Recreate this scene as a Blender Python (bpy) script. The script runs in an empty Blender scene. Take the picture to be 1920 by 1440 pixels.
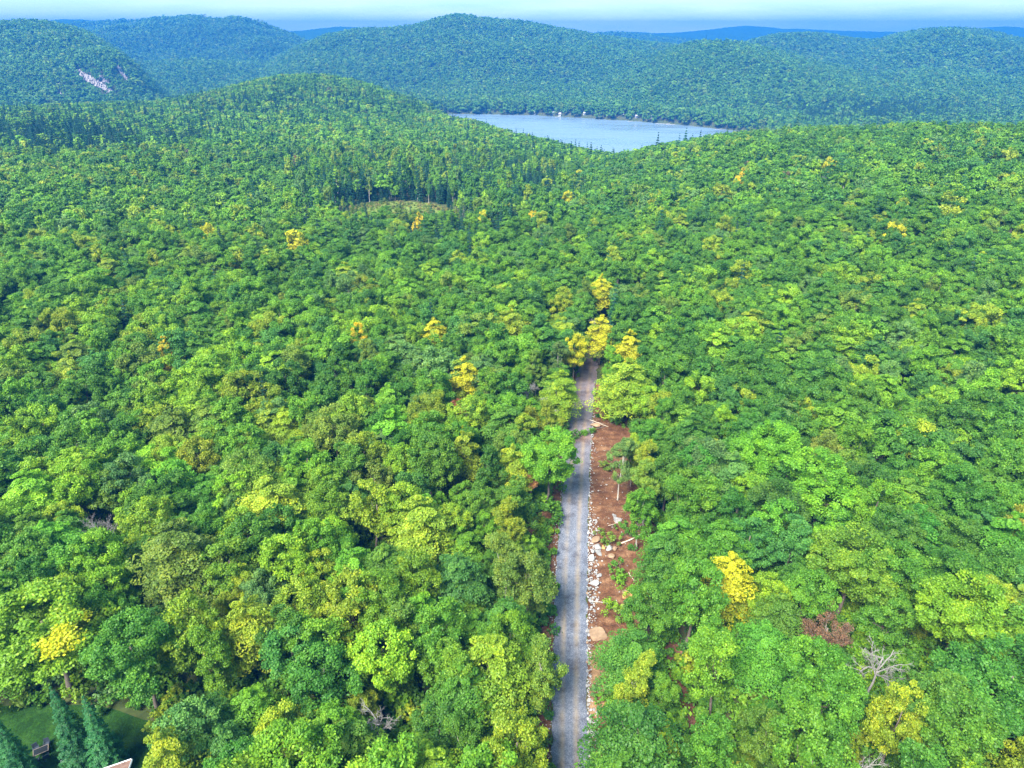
import bpy, math, random
import numpy as np
from math import radians, pi, sin, cos

# ------------------------------------------------------------------ scene, camera, sky, sun, exposure
sc = bpy.context.scene
COL = sc.collection
CAM_Z, PITCH, F = 77.0, radians(27.3), 1280.0        # drone height (m), tilt below the horizon, focal length for a 1920 px wide frame
cam_d = bpy.data.cameras.new('camera'); cam = bpy.data.objects.new('camera', cam_d); COL.objects.link(cam)
cam.location = (0, 0, CAM_Z); cam.rotation_euler = (pi/2 - PITCH, 0, 0)
cam_d.sensor_width = 36.0; cam_d.lens = 36.0*F/1920.0; cam_d.clip_start = 0.5; cam_d.clip_end = 60000
sc.camera = cam

SUN_EL, SUN_AZ = 50.0, 215.0          # azimuth clockwise from +Y (the view direction): behind the camera, to the left
world = bpy.data.worlds.new('World'); sc.world = world; world.use_nodes = True
wn = world.node_tree; wn.nodes.clear()
wo = wn.nodes.new('ShaderNodeOutputWorld'); wb = wn.nodes.new('ShaderNodeBackground')
sky = wn.nodes.new('ShaderNodeTexSky'); sky.sky_type = 'NISHITA'; sky.sun_disc = False
sky.sun_elevation = radians(SUN_EL); sky.sun_rotation = radians(SUN_AZ)
sky.altitude = 300; sky.air_density = 1.3; sky.dust_density = 0.3; sky.ozone_density = 4.0
# thin high cloud: a pale veil broken by stretched noise
wtc = wn.nodes.new('ShaderNodeTexCoord'); wmp = wn.nodes.new('ShaderNodeMapping'); wmp.inputs['Scale'].default_value = (1.6, 1.6, 14)
wno = wn.nodes.new('ShaderNodeTexNoise'); wno.inputs['Scale'].default_value = 2.2; wno.inputs['Detail'].default_value = 6; wno.inputs['Roughness'].default_value = 0.55
wra = wn.nodes.new('ShaderNodeMapRange'); wra.inputs['From Min'].default_value = 0.42; wra.inputs['From Max'].default_value = 0.72; wra.inputs['To Min'].default_value = 0.78; wra.inputs['To Max'].default_value = 0.96
wmx = wn.nodes.new('ShaderNodeMix'); wmx.data_type = 'RGBA'; wmx.inputs[7].default_value = (1.55, 2.6, 2.95, 1)
wn.links.new(wtc.outputs['Generated'], wmp.inputs['Vector']); wn.links.new(wmp.outputs[0], wno.inputs['Vector'])
wn.links.new(wno.outputs[0], wra.inputs['Value']); wn.links.new(wra.outputs[0], wmx.inputs[0])
wn.links.new(sky.outputs[0], wmx.inputs[6]); wn.links.new(wmx.outputs[2], wb.inputs['Color'])
wb.inputs['Strength'].default_value = 0.115
wn.links.new(wb.outputs[0], wo.inputs[0])
sd = bpy.data.lights.new('sun', 'SUN'); sd.energy = 3.6; sd.angle = radians(26); sd.color = (1.0, 0.95, 0.86)
sun = bpy.data.objects.new('sun', sd); COL.objects.link(sun)
sun.rotation_euler = (radians(90 - SUN_EL), 0, radians(180 - SUN_AZ) )
sc.view_settings.view_transform = 'Standard'; sc.view_settings.look = 'None'
sc.view_settings.exposure = 2.15; sc.view_settings.gamma = 1.0
cy = sc.cycles
cy.use_denoising = True
cy.max_bounces = 6; cy.diffuse_bounces = 3; cy.glossy_bounces = 2; cy.transmission_bounces = 3; cy.volume_bounces = 1; cy.transparent_max_bounces = 4
cy.caustics_reflective = False; cy.caustics_refractive = False
cy.use_adaptive_sampling = True; cy.adaptive_threshold = 0.02

RNG = np.random.default_rng(11)
random.seed(7)

# ------------------------------------------------------------------ helpers
def norm(a): return a/np.maximum(np.linalg.norm(a, axis=-1, keepdims=True), 1e-9)

def ray(px, py):
    x = (np.asarray(px, float)-960)/F; y = (720-np.asarray(py, float))/F
    return np.stack([x, cos(PITCH)+y*sin(PITCH), -sin(PITCH)+y*cos(PITCH)], -1)
def az_slope(px, py):
    d = ray(px, py); h = np.hypot(d[..., 0], d[..., 1])
    return np.arctan2(d[..., 0], d[..., 1]), d[..., 2]/h
def project(p):
    p = np.asarray(p, float); dx, dy, dz = p[..., 0], p[..., 1], p[..., 2]-CAM_Z
    dep = dy*cos(PITCH)-dz*sin(PITCH); up = dy*sin(PITCH)+dz*cos(PITCH)
    dep = np.where(dep < 1, 1, dep)
    return 960+F*dx/dep, 720-F*up/dep, dep

LAT = np.random.default_rng(5).random((256, 256))
def vnoise(x, y):
    x = np.asarray(x, float); y = np.asarray(y, float)
    xi = np.floor(x).astype(int); yi = np.floor(y).astype(int); fx = x-xi; fy = y-yi
    fx = fx*fx*(3-2*fx); fy = fy*fy*(3-2*fy)
    g = lambda i, j: LAT[i & 255, j & 255]
    return (g(xi, yi)*(1-fx)+g(xi+1, yi)*fx)*(1-fy)+(g(xi, yi+1)*(1-fx)+g(xi+1, yi+1)*fx)*fy
def fbm(x, y, o=4):
    s = 0; a = 0.5
    for k in range(o):
        s = s+a*(vnoise(x*2**k+17.3*k, y*2**k+9.1*k)-0.5); a *= 0.5
    return s

def mesh_np(name, V, faces, mats=(), attrs=None, smooth=False, midx=None):
    """faces: list of arrays (m,k)"""
    V = np.asarray(V, np.float32); faces = [np.asarray(f, np.int32) for f in faces if len(f)]
    me = bpy.data.meshes.new(name); me.vertices.add(len(V)); me.vertices.foreach_set('co', V.ravel())
    lv = np.concatenate([f.ravel() for f in faces]); tot = np.concatenate([np.full(len(f), f.shape[1], np.int32) for f in faces])
    st = np.concatenate([[0], np.cumsum(tot)[:-1]]).astype(np.int32)
    me.loops.add(len(lv)); me.loops.foreach_set('vertex_index', lv)
    me.polygons.add(len(tot)); me.polygons.foreach_set('loop_start', st); me.polygons.foreach_set('loop_total', tot)
    for m in mats: me.materials.append(m)
    if midx is not None: me.polygons.foreach_set('material_index', np.asarray(midx, np.int32))
    me.polygons.foreach_set('use_smooth', np.full(len(tot), bool(smooth)))
    for k, (dom, typ, data) in (attrs or {}).items():
        a = me.attributes.new(k, typ, dom)
        a.data.foreach_set('value' if typ == 'FLOAT' else ('vector' if typ == 'FLOAT_VECTOR' else 'color'), np.asarray(data, np.float32).ravel())
    me.update(calc_edges=True); me.validate()
    return me

def link(name, me, parent=None, loc=None, kind=None):
    o = bpy.data.objects.new(name, me); COL.objects.link(o)
    if parent is not None: o.parent = parent
    if loc is not None: o.location = loc
    if kind: o['kind'] = kind
    return o
def tag(o, label, cat, group=None):
    o['label'] = label; o['category'] = cat
    if group: o['group'] = group
    return o
def empty(name, loc, rz=0.0):
    o = bpy.data.objects.new(name, None); COL.objects.link(o); o.location = loc; o.rotation_euler = (0, 0, rz); o.empty_display_size = 0.5
    return o

class MB:
    """collects pieces of one mesh"""
    def __init__(s): s.V = []; s.F4 = []; s.F3 = []; s.n = 0
    def add(s, V, q=None, t=None):
        V = np.asarray(V, float)
        if q is not None and len(q): s.F4.append(np.asarray(q)+s.n)
        if t is not None and len(t): s.F3.append(np.asarray(t)+s.n)
        s.V.append(V); s.n += len(V)
    def tube(s, P, R, k=6, cap=True):
        P = np.asarray(P, float); R = np.asarray(R, float); m = len(P)
        T = norm(np.gradient(P, axis=0)); ref = np.array([0.31, 0.95, 0.1]) if abs(T[0, 2]) > 0.6 else np.array([0, 0, 1.0])
        U = norm(np.cross(T, ref)); W = np.cross(T, U); a = np.arange(k)*2*pi/k
        V = P[:, None]+R[:, None, None]*(np.cos(a)[None, :, None]*U[:, None]+np.sin(a)[None, :, None]*W[:, None])
        i = np.arange(m-1)[:, None]*k; j = np.arange(k)[None]; j2 = (j+1) % k
        q = np.stack([i+j, i+j2, i+k+j2, i+k+j], -1).reshape(-1, 4)
        V = V.reshape(-1, 3); t = None
        if cap:
            V = np.vstack([V, P[-1:], P[:1]]); e = (m-1)*k
            t = [[e+a_, e+(a_+1) % k, m*k] for a_ in range(k)]+[[(a_+1) % k, a_, m*k+1] for a_ in range(k)]
        s.add(V, q, t)
    def box(s, c, d, rz=0.0, bev=0.0):
        x, y, z = [v/2 for v in d]
        V = np.array([[-x, -y, -z], [x, -y, -z], [x, y, -z], [-x, y, -z], [-x, -y, z], [x, -y, z], [x, y, z], [-x, y, z]])
        if bev: V[4:, :2] *= 1-bev
        c_, s_ = cos(rz), sin(rz)
        V = np.stack([V[:, 0]*c_-V[:, 1]*s_, V[:, 0]*s_+V[:, 1]*c_, V[:, 2]], 1)+np.asarray(c)
        s.add(V, [[0, 3, 2, 1], [4, 5, 6, 7], [0, 1, 5, 4], [1, 2, 6, 5], [2, 3, 7, 6], [3, 0, 4, 7]])
    def mesh(s, name, mat, smooth=False):
        f = []
        if s.F4: f.append(np.vstack(s.F4))
        if s.F3: f.append(np.vstack(s.F3))
        return mesh_np(name, np.vstack(s.V), f, [mat], smooth=smooth)

def icosphere(sub):
    import bmesh
    bm = bmesh.new(); bmesh.ops.create_icosphere(bm, subdivisions=sub, radius=1.0)
    V = np.array([v.co[:] for v in bm.verts]); T = np.array([[v.index for v in f.verts] for f in bm.faces]); bm.free()
    return V, T
ICO1, ICO2, ICO3 = icosphere(1), icosphere(2), icosphere(3)

# ------------------------------------------------------------------ materials
def new_mat(name):
    m = bpy.data.materials.new(name); m.use_nodes = True; nt = m.node_tree; nt.nodes.clear()
    out = nt.nodes.new('ShaderNodeOutputMaterial'); return m, nt, out
def pbsdf(nt, rough=0.8, spec=0.25):
    b = nt.nodes.new('ShaderNodeBsdfPrincipled'); b.inputs['Roughness'].default_value = rough; b.inputs['Specular IOR Level'].default_value = spec; return b
def ramp(nt, stops):
    r = nt.nodes.new('ShaderNodeValToRGB'); e = r.color_ramp.elements
    while len(e) < len(stops): e.new(0.5)
    for el, (p, c) in zip(e, stops): el.position = p; el.color = (*c, 1)
    return r
def noise_node(nt, scale, detail=4, rough=0.6, coord=None):
    n = nt.nodes.new('ShaderNodeTexNoise'); n.inputs['Scale'].default_value = scale; n.inputs['Detail'].default_value = detail; n.inputs['Roughness'].default_value = rough
    if coord is not None: nt.links.new(coord, n.inputs['Vector'])
    return n
def simple(name, col, rough=0.8, var=0.25, scale=3.0, spec=0.25, bump=0.0, metal=0.0):
    m, nt, out = new_mat(name); b = pbsdf(nt, rough, spec); b.inputs['Metallic'].default_value = metal
    tc = nt.nodes.new('ShaderNodeTexCoord'); n = noise_node(nt, scale, 5, 0.6, tc.outputs['Object'])
    c = np.array(col); r = ramp(nt, [(0.3, tuple(c*(1-var))), (0.7, tuple(np.minimum(c*(1+var), 1)))])
    nt.links.new(n.outputs[0], r.inputs[0]); nt.links.new(r.outputs[0], b.inputs['Base Color'])
    if bump:
        bp = nt.nodes.new('ShaderNodeBump'); bp.inputs['Strength'].default_value = bump; bp.inputs['Distance'].default_value = 0.05
        nt.links.new(n.outputs[0], bp.inputs['Height']); nt.links.new(bp.outputs[0], b.inputs['Normal'])
    nt.links.new(b.outputs[0], out.inputs[0]); return m

def foliage_mat(name, instanced):
    m, nt, out = new_mat(name); L = nt.links.new; N = nt.nodes.new
    if instanced:
        a = N('ShaderNodeAttribute'); a.attribute_type = 'INSTANCER'; a.attribute_name = 'tint'; base = a.outputs['Color']
    else:
        a = N('ShaderNodeObjectInfo'); base = a.outputs['Color']
    v = N('ShaderNodeAttribute'); v.attribute_name = 'v'; t = N('ShaderNodeAttribute'); t.attribute_name = 'turn'
    mr = N('ShaderNodeMapRange'); mr.inputs['To Min'].default_value = 0.62; mr.inputs['To Max'].default_value = 1.38
    L(v.outputs['Fac'], mr.inputs['Value'])
    mul = N('ShaderNodeVectorMath'); mul.operation = 'SCALE'; L(base, mul.inputs[0]); L(mr.outputs[0], mul.inputs['Scale'])
    # leaves differ in hue too: the paler ones lean to yellow
    hm = N('ShaderNodeMix'); hm.data_type = 'RGBA'; hm.blend_type = 'MULTIPLY'; hm.inputs[0].default_value = 1.0
    hr = ramp(nt, [(0.0, (0.80, 1.0, 1.15)), (0.55, (1.0, 1.0, 1.0)), (1.0, (1.40, 1.06, 0.75))]); L(v.outputs['Fac'], hr.inputs[0])
    L(mul.outputs[0], hm.inputs[6]); L(hr.outputs[0], hm.inputs[7])
    tm = N('ShaderNodeMix'); tm.data_type = 'RGBA'; tm.inputs[7].default_value = (0.60, 0.54, 0.016, 1)
    L(t.outputs['Fac'], tm.inputs[0]); L(hm.outputs[2], tm.inputs[6])
    b = pbsdf(nt, 0.5, 0.28); L(tm.outputs[2], b.inputs['Base Color'])
    tr = N('ShaderNodeBsdfTranslucent'); L(tm.outputs[2], tr.inputs['Color'])
    mx = N('ShaderNodeMixShader'); mx.inputs[0].default_value = 0.40; L(b.outputs[0], mx.inputs[1]); L(tr.outputs[0], mx.inputs[2])
    L(mx.outputs[0], out.inputs[0]); return m
M_LEAF = foliage_mat('leaves', False); M_LEAF_I = foliage_mat('forest_leaves', True)
M_BARK = simple('bark', (0.13, 0.105, 0.085), 0.9, 0.4, 6)
M_BIRCH = simple('pale_bark', (0.36, 0.33, 0.29), 0.8, 0.35, 5)
M_DEAD = simple('dead_wood', (0.20, 0.185, 0.18), 0.9, 0.3, 4)

def terrain_mat():
    m, nt, out = new_mat('forest_floor'); b = pbsdf(nt, 0.95, 0.1); tc = nt.nodes.new('ShaderNodeNewGeometry')
    n = noise_node(nt, 0.35, 8, 0.65, tc.outputs['Position'])
    r = ramp(nt, [(0.30, (0.030, 0.045, 0.016)), (0.5, (0.055, 0.075, 0.022)), (0.7, (0.11, 0.075, 0.045))])
    nt.links.new(n.outputs[0], r.inputs[0]); nt.links.new(r.outputs[0], b.inputs['Base Color'])
    bp = nt.nodes.new('ShaderNodeBump'); bp.inputs['Strength'].default_value = 0.6; bp.inputs['Distance'].default_value = 0.3
    nt.links.new(n.outputs[0], bp.inputs['Height']); nt.links.new(bp.outputs[0], b.inputs['Normal'])
    nt.links.new(b.outputs[0], out.inputs[0]); return m
def far_mat():
    m, nt, out = new_mat('far_canopy'); b = pbsdf(nt, 0.95, 0.05); tc = nt.nodes.new('ShaderNodeNewGeometry')
    n = noise_node(nt, 0.02, 6, 0.7, tc.outputs['Position']); n2 = noise_node(nt, 0.11, 3, 0.6, tc.outputs['Position'])
    r = ramp(nt, [(0.25, (0.015, 0.055, 0.022)), (0.75, (0.035, 0.10, 0.028))])
    nt.links.new(n.outputs[0], r.inputs[0]); nt.links.new(r.outputs[0], b.inputs['Base Color'])
    bp = nt.nodes.new('ShaderNodeBump'); bp.inputs['Strength'].default_value = 1.0; bp.inputs['Distance'].default_value = 8
    nt.links.new(n2.outputs[0], bp.inputs['Height']); nt.links.new(bp.outputs[0], b.inputs['Normal'])
    nt.links.new(b.outputs[0], out.inputs[0]); return m

# ------------------------------------------------------------------ terrain: one height table over azimuth and log distance
CAN = 14.5
def cpt(px, py, d): return (d, CAM_Z+float(az_slope(px, py)[1])*d-CAN)
LAKE_Z = -70.0
cols = [
 (-500, [(0, 0), (160, 0), (420, 2), (700, -8), (1050, -12), (1400, -60)]),
 (0,    [(0, 0), (160, 0), (420, 2), (700, -7), cpt(0, 195, 1050), (1400, -60)]),
 (300,  [(0, 0), (160, 0), (420, -3), (700, -11), cpt(300, 186, 1050), (1450, -62)]),
 (420,  [(0, 0), (160, 0), (330, -4), (560, -11), (850, -15), cpt(420, 163, 1090), (1500, -62)]),
 (500,  [(0, 0), (160, 0), (330, -4), (560, -11), (870, -15), cpt(500, 135, 1120), (1500, -62)]),
 (580,  [(0, 0), (160, 0), (330, -5), (560, -12), (900, -16), cpt(580, 124, 1150), (1550, -65)]),
 (670,  [(0, 0), (160, 0), (335, -5), (560, -13), (870, -20), cpt(670, 136, 1130), (1500, -70)]),
 (740,  [(0, 0), (160, 0), (335, -5), (560, -14), (850, -24), cpt(740, 163, 1100), (1400, -74)]),
 (800,  [(0, 0), (160, 0), (335, -5), (560, -16), (830, -30), cpt(800, 186, 1050), (1300, -76)]),
 (890,  [(0, 0), (160, 0), (335, -5), (560, -18), cpt(890, 213, 860), (1060, -76)]),
 (1000, [(0, 0), (160, 0), (335, -6), (540, -20), cpt(1000, 246, 740), (930, -76)]),
 (1155, [(0, 0), (160, 0), (340, -5), (480, -14), cpt(1155, 286, 640), (850, -76)]),
 (1250, [(0, 0), (160, 0), (340, -2), (480, -5), cpt(1250, 266, 620), (850, -76)]),
 (1370, [(0, 0), (160, 0), (340, 2), (460, 4), cpt(1370, 242, 590), (900, -76)]),
 (1500, [(0, 0), (160, 0), (340, 7), cpt(1500, 229, 560), (900, -72)]),
 (1700, [(0, 0), (160, 0), (340, 13), cpt(1700, 223, 520), (900, -62)]),
 (1920, [(0, 0), (150, 0), (320, 16), cpt(1920, 220, 480), (900, -62)]),
 (2500, [(0, 0), (150, 0), (320, 18), (480, 28), (900, -62)])]
SHORE = [(700, 1480), (880, 1470), (1000, 1450), (1100, 1400), (1200, 1360), (1300, 1310), (1380, 1270), (1480, 1180), (1600, 1000), (2500, 900)]
ridges = [  # skyline points (px, py), distance, front width, back width
 dict(D=2250, wf=900, wb=1200, pts=[(-600, 60), (-200, 52), (0, 46), (50, 42), (90, 44), (130, 54), (170, 66), (205, 90), (240, 112), (270, 150), (300, 185), (340, 230)]),
 dict(D=1800, wf=330, wb=500, pts=[(-100, 190), (40, 140), (110, 112), (150, 98), (180, 91), (210, 95), (240, 110), (265, 135), (295, 165), (330, 200)]),
 dict(D=3900, wf=1900, wb=900, pts=[(-600, 70), (-100, 60), (150, 60), (220, 50), (250, 48), (262, 44), (290, 38), (330, 41), (352, 38), (400, 44), (450, 44), (490, 50), (530, 62), (570, 78), (620, 105), (680, 150)]),
 dict(D=2900, wf=900, wb=900, pts=[(330, 170), (370, 130), (410, 108), (440, 100), (480, 104), (520, 115), (560, 140), (600, 170)]),
 dict(D=5100, wf=1600, wb=900, pts=[(-600, 60), (0, 50), (70, 45), (110, 40), (150, 39), (200, 45), (230, 52), (300, 60), (450, 60), (540, 60), (600, 54), (645, 50), (690, 54), (760, 52), (800, 56), (900, 62)]),
 dict(D=2650, wf=1180, wb=1300, pts=[(430, 190), (500, 118), (560, 90), (590, 78), (610, 68), (660, 65), (720, 63), (780, 55), (810, 43), (850, 30), (870, 29), (920, 37), (970, 40), (1030, 50), (1100, 63), (1130, 70), (1200, 78), (1260, 86), (1300, 98), (1400, 135), (1500, 170), (1650, 220)]),
 dict(D=2050, wf=800, wb=700, pts=[(1020, 190), (1120, 150), (1200, 118), (1250, 97), (1290, 85), (1330, 79), (1370, 80), (1410, 86), (1450, 96), (1500, 109), (1560, 124), (1650, 148), (1750, 168), (1920, 182), (2500, 195)]),
 dict(D=3000, wf=1500, wb=1200, pts=[(1240, 130), (1380, 88), (1440, 71), (1500, 65), (1550, 66), (1600, 75), (1640, 78), (1680, 65), (1730, 56), (1780, 53), (1830, 55), (1880, 65), (1920, 78), (2100, 92), (2500, 80)]),
 dict(D=4600, wf=1400, wb=900, pts=[(1000, 90), (1100, 72), (1150, 64), (1180, 61), (1250, 66), (1330, 76), (1400, 85), (1550, 90), (2500, 90)]),
 dict(D=6100, wf=1500, wb=900, pts=[(700, 75), (1000, 64), (1080, 61), (1140, 60), (1200, 62), (1260, 60), (1330, 55), (1410, 51), (1450, 53), (1500, 54), (1560, 55), (1640, 58), (1700, 59), (1780, 58), (1850, 55), (1890, 51), (1920, 54), (2000, 50), (2500, 55)]),
]
AZ = np.linspace(radians(-58), radians(58), 660); LD = np.linspace(math.log(12.0), math.log(7050.0), 720); DD = np.exp(LD)
def interp_az(pts, vals, py=150):
    a = az_slope(np.array([p for p in pts]), np.full(len(pts), py))[0]
    return np.interp(AZ, a, vals)
def gsmooth(A, s, axis):
    k = np.arange(-int(3*s), int(3*s)+1); w = np.exp(-k*k/(2*s*s)); w /= w.sum()
    P = np.pad(A, [(len(k)//2,)*2 if i == axis else (0, 0) for i in range(A.ndim)], mode='edge')
    return np.apply_along_axis(lambda v: np.convolve(v, w, 'valid'), axis, P)
tabc = np.array([np.interp(DD, [p[0] for p in c[1]], [p[1] for p in c[1]]) for c in cols])
ca = az_slope(np.array([c[0] for c in cols]), np.full(len(cols), 240))[0]
T = np.stack([np.interp(AZ, ca, tabc[:, j]) for j in range(len(DD))], 1)
T = gsmooth(gsmooth(T, 5, 1), 5, 0)
shore = interp_az([p[0] for p in SHORE], [p[1] for p in SHORE], 225)
XX = np.sin(AZ)[:, None]*DD[None]; YY = np.cos(AZ)[:, None]*DD[None]
sh = shore[:, None]+22*fbm(XX/70, YY/70, 3)
land = np.clip((DD[None]-sh)/8, 0, 1); T = np.where(DD[None] > 900, np.maximum(T, -76+14*land), T)
nz = fbm(XX/420, YY/420, 4)
for r in ridges:
    pa, ps = az_slope(np.array([p[0] for p in r['pts']]), np.array([p[1] for p in r['pts']]))
    zp = CAM_Z+np.interp(AZ, pa, ps, left=-1, right=-1)*r['D']-(CAN if r['D'] < 4300 else 2)
    zp = np.where((AZ < pa[0]) | (AZ > pa[-1]), -80, zp); zp = gsmooth(zp, 2, 0)[:, None]
    Dv = r['D']*(1+0.05*fbm(XX/900, YY/900, 2))
    t = np.where(DD[None] < Dv, (Dv-DD[None])/r['wf'], (DD[None]-Dv)/r['wb']); t = np.clip(t, 0, 1)
    shp = 0.5*(1+np.cos(pi*t))
    zr = -66+(zp+66)*shp+np.minimum(1, 3*t*(1-t)+0.05)*nz*r['wf']*0.13*np.clip((zp+66)/100, 0, 1)
    T = np.maximum(T, np.where(t < 1, zr, -99))
T = T+np.clip((DD[None]-170)/250, 0, 1)*np.clip((1250-DD[None])/200, 0, 1)*6*fbm(XX/110, YY/110, 3)
T = np.where((DD[None] > 820) & (DD[None] < sh-4) & (T < LAKE_Z+14), np.minimum(T, -74.5), T)

def Hz(x, y):
    x = np.asarray(x, float); y = np.asarray(y, float)
    a = np.clip((np.arctan2(x, y)-AZ[0])/(AZ[1]-AZ[0]), 0, len(AZ)-1.001); l = np.clip((np.log(np.maximum(np.hypot(x, y), 12.1))-LD[0])/(LD[1]-LD[0]), 0, len(LD)-1.001)
    i = a.astype(int); j = l.astype(int); u = a-i; v = l-j
    return (T[i, j]*(1-u)+T[i+1, j]*u)*(1-v)+(T[i, j+1]*(1-u)+T[i+1, j+1]*u)*v
DM = np.exp(np.linspace(math.log(25), math.log(7000), 2600))
def hit(px, py, lift=0.0):
    """the point of the ground (or of a level LIFT above it) that this direction meets first"""
    d = ray(px, py); h = math.hypot(d[0], d[1]); x = d[0]/h*DM; y = d[1]/h*DM; z = CAM_Z+d[2]/h*DM
    k = np.nonzero(z < Hz(x, y)+lift)[0]; k = k[0] if len(k) else len(DM)-1
    return np.array([x[k], y[k], float(Hz(x[k], y[k]))])

def grid_mesh(name, i0, i1, j0, j1, mat, smooth=True):
    V = np.stack([XX[i0:i1, j0:j1], YY[i0:i1, j0:j1], T[i0:i1, j0:j1]], -1); n, m = V.shape[:2]
    k = np.arange(n*m).reshape(n, m); q = np.stack([k[:-1, :-1], k[1:, :-1], k[1:, 1:], k[:-1, 1:]], -1).reshape(-1, 4)
    return mesh_np(name, V.reshape(-1, 3), [q[:, ::-1]], [mat], smooth=smooth)
JF = int(np.searchsorted(DD, 4250))
link('terrain', grid_mesh('terrain', 0, len(AZ), 0, JF, terrain_mat()), kind='structure')
link('far_hills', grid_mesh('far_hills', 0, len(AZ), JF-1, len(DD), far_mat()), kind='structure')

# ------------------------------------------------------------------ lake
def lake_mat():
    m, nt, out = new_mat('lake_water'); b = pbsdf(nt, 0.10, 0.5); b.inputs['IOR'].default_value = 1.33
    b.inputs['Base Color'].default_value = (0.13, 0.19, 0.25, 1)
    g = nt.nodes.new('ShaderNodeNewGeometry'); mp = nt.nodes.new('ShaderNodeMapping'); mp.inputs['Scale'].default_value = (0.006, 0.02, 0.02)
    nt.links.new(g.outputs['Position'], mp.inputs['Vector'])
    n = noise_node(nt, 1.0, 5, 0.6, mp.outputs[0])            # gusts: bands of rougher and calmer water
    r = nt.nodes.new('ShaderNodeMapRange'); r.inputs['From Min'].default_value = 0.35; r.inputs['From Max'].default_value = 0.65; r.inputs['To Min'].default_value = 0.12; r.inputs['To Max'].default_value = 0.55
    nt.links.new(n.outputs[0], r.inputs['Value']); nt.links.new(r.outputs[0], b.inputs['Roughness'])
    w = noise_node(nt, 0.25, 4, 0.6, g.outputs['Position']); bp = nt.nodes.new('ShaderNodeBump'); bp.inputs['Strength'].default_value = 0.5; bp.inputs['Distance'].default_value = 0.8
    nt.links.new(w.outputs[0], bp.inputs['Height']); nt.links.new(bp.outputs[0], b.inputs['Normal'])
    nt.links.new(b.outputs[0], out.inputs[0]); return m
la = np.linspace(radians(-16), radians(24), 60)
V = []; q = []
for i, a in enumerate(la):
    for d in np.linspace(700, 1560, 30): V.append((sin(a)*d, cos(a)*d, LAKE_Z))
for i in range(59):
    for j in range(29): k = i*30+j; q.append((k, k+1, k+31, k+30))
V = np.array(V)
q = np.array(q)
keep = (Hz(V[:, 0], V[:, 1])[q] < LAKE_Z+6).any(1)
link('lake', mesh_np('lake', V, [q[keep][:, ::-1]], [lake_mat()], smooth=True), kind='structure')

# ------------------------------------------------------------------ road and bare soil beside it
_rp = np.array([hit(*p)[:2] for p in ((1068, 1440), (1070, 1190), (1075, 1000), (1088, 800), (1099, 705))])
RC = np.polyfit(_rp[:, 1], _rp[:, 0], 2)
def road_x(y):
    y = np.asarray(y, float); return np.polyval(RC, np.minimum(y, 168))+np.where(y > 168, (2*RC[0]*168+RC[1])*(y-168)+0.010*np.maximum(y-168, 0)**2, 0)
def half_w(y): return 2.25+0.35*np.clip((np.asarray(y, float)-50)/50, 0, 1)
ROAD_END = 178.0
def lateral(x, y): return np.asarray(x)-road_x(y)

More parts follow.
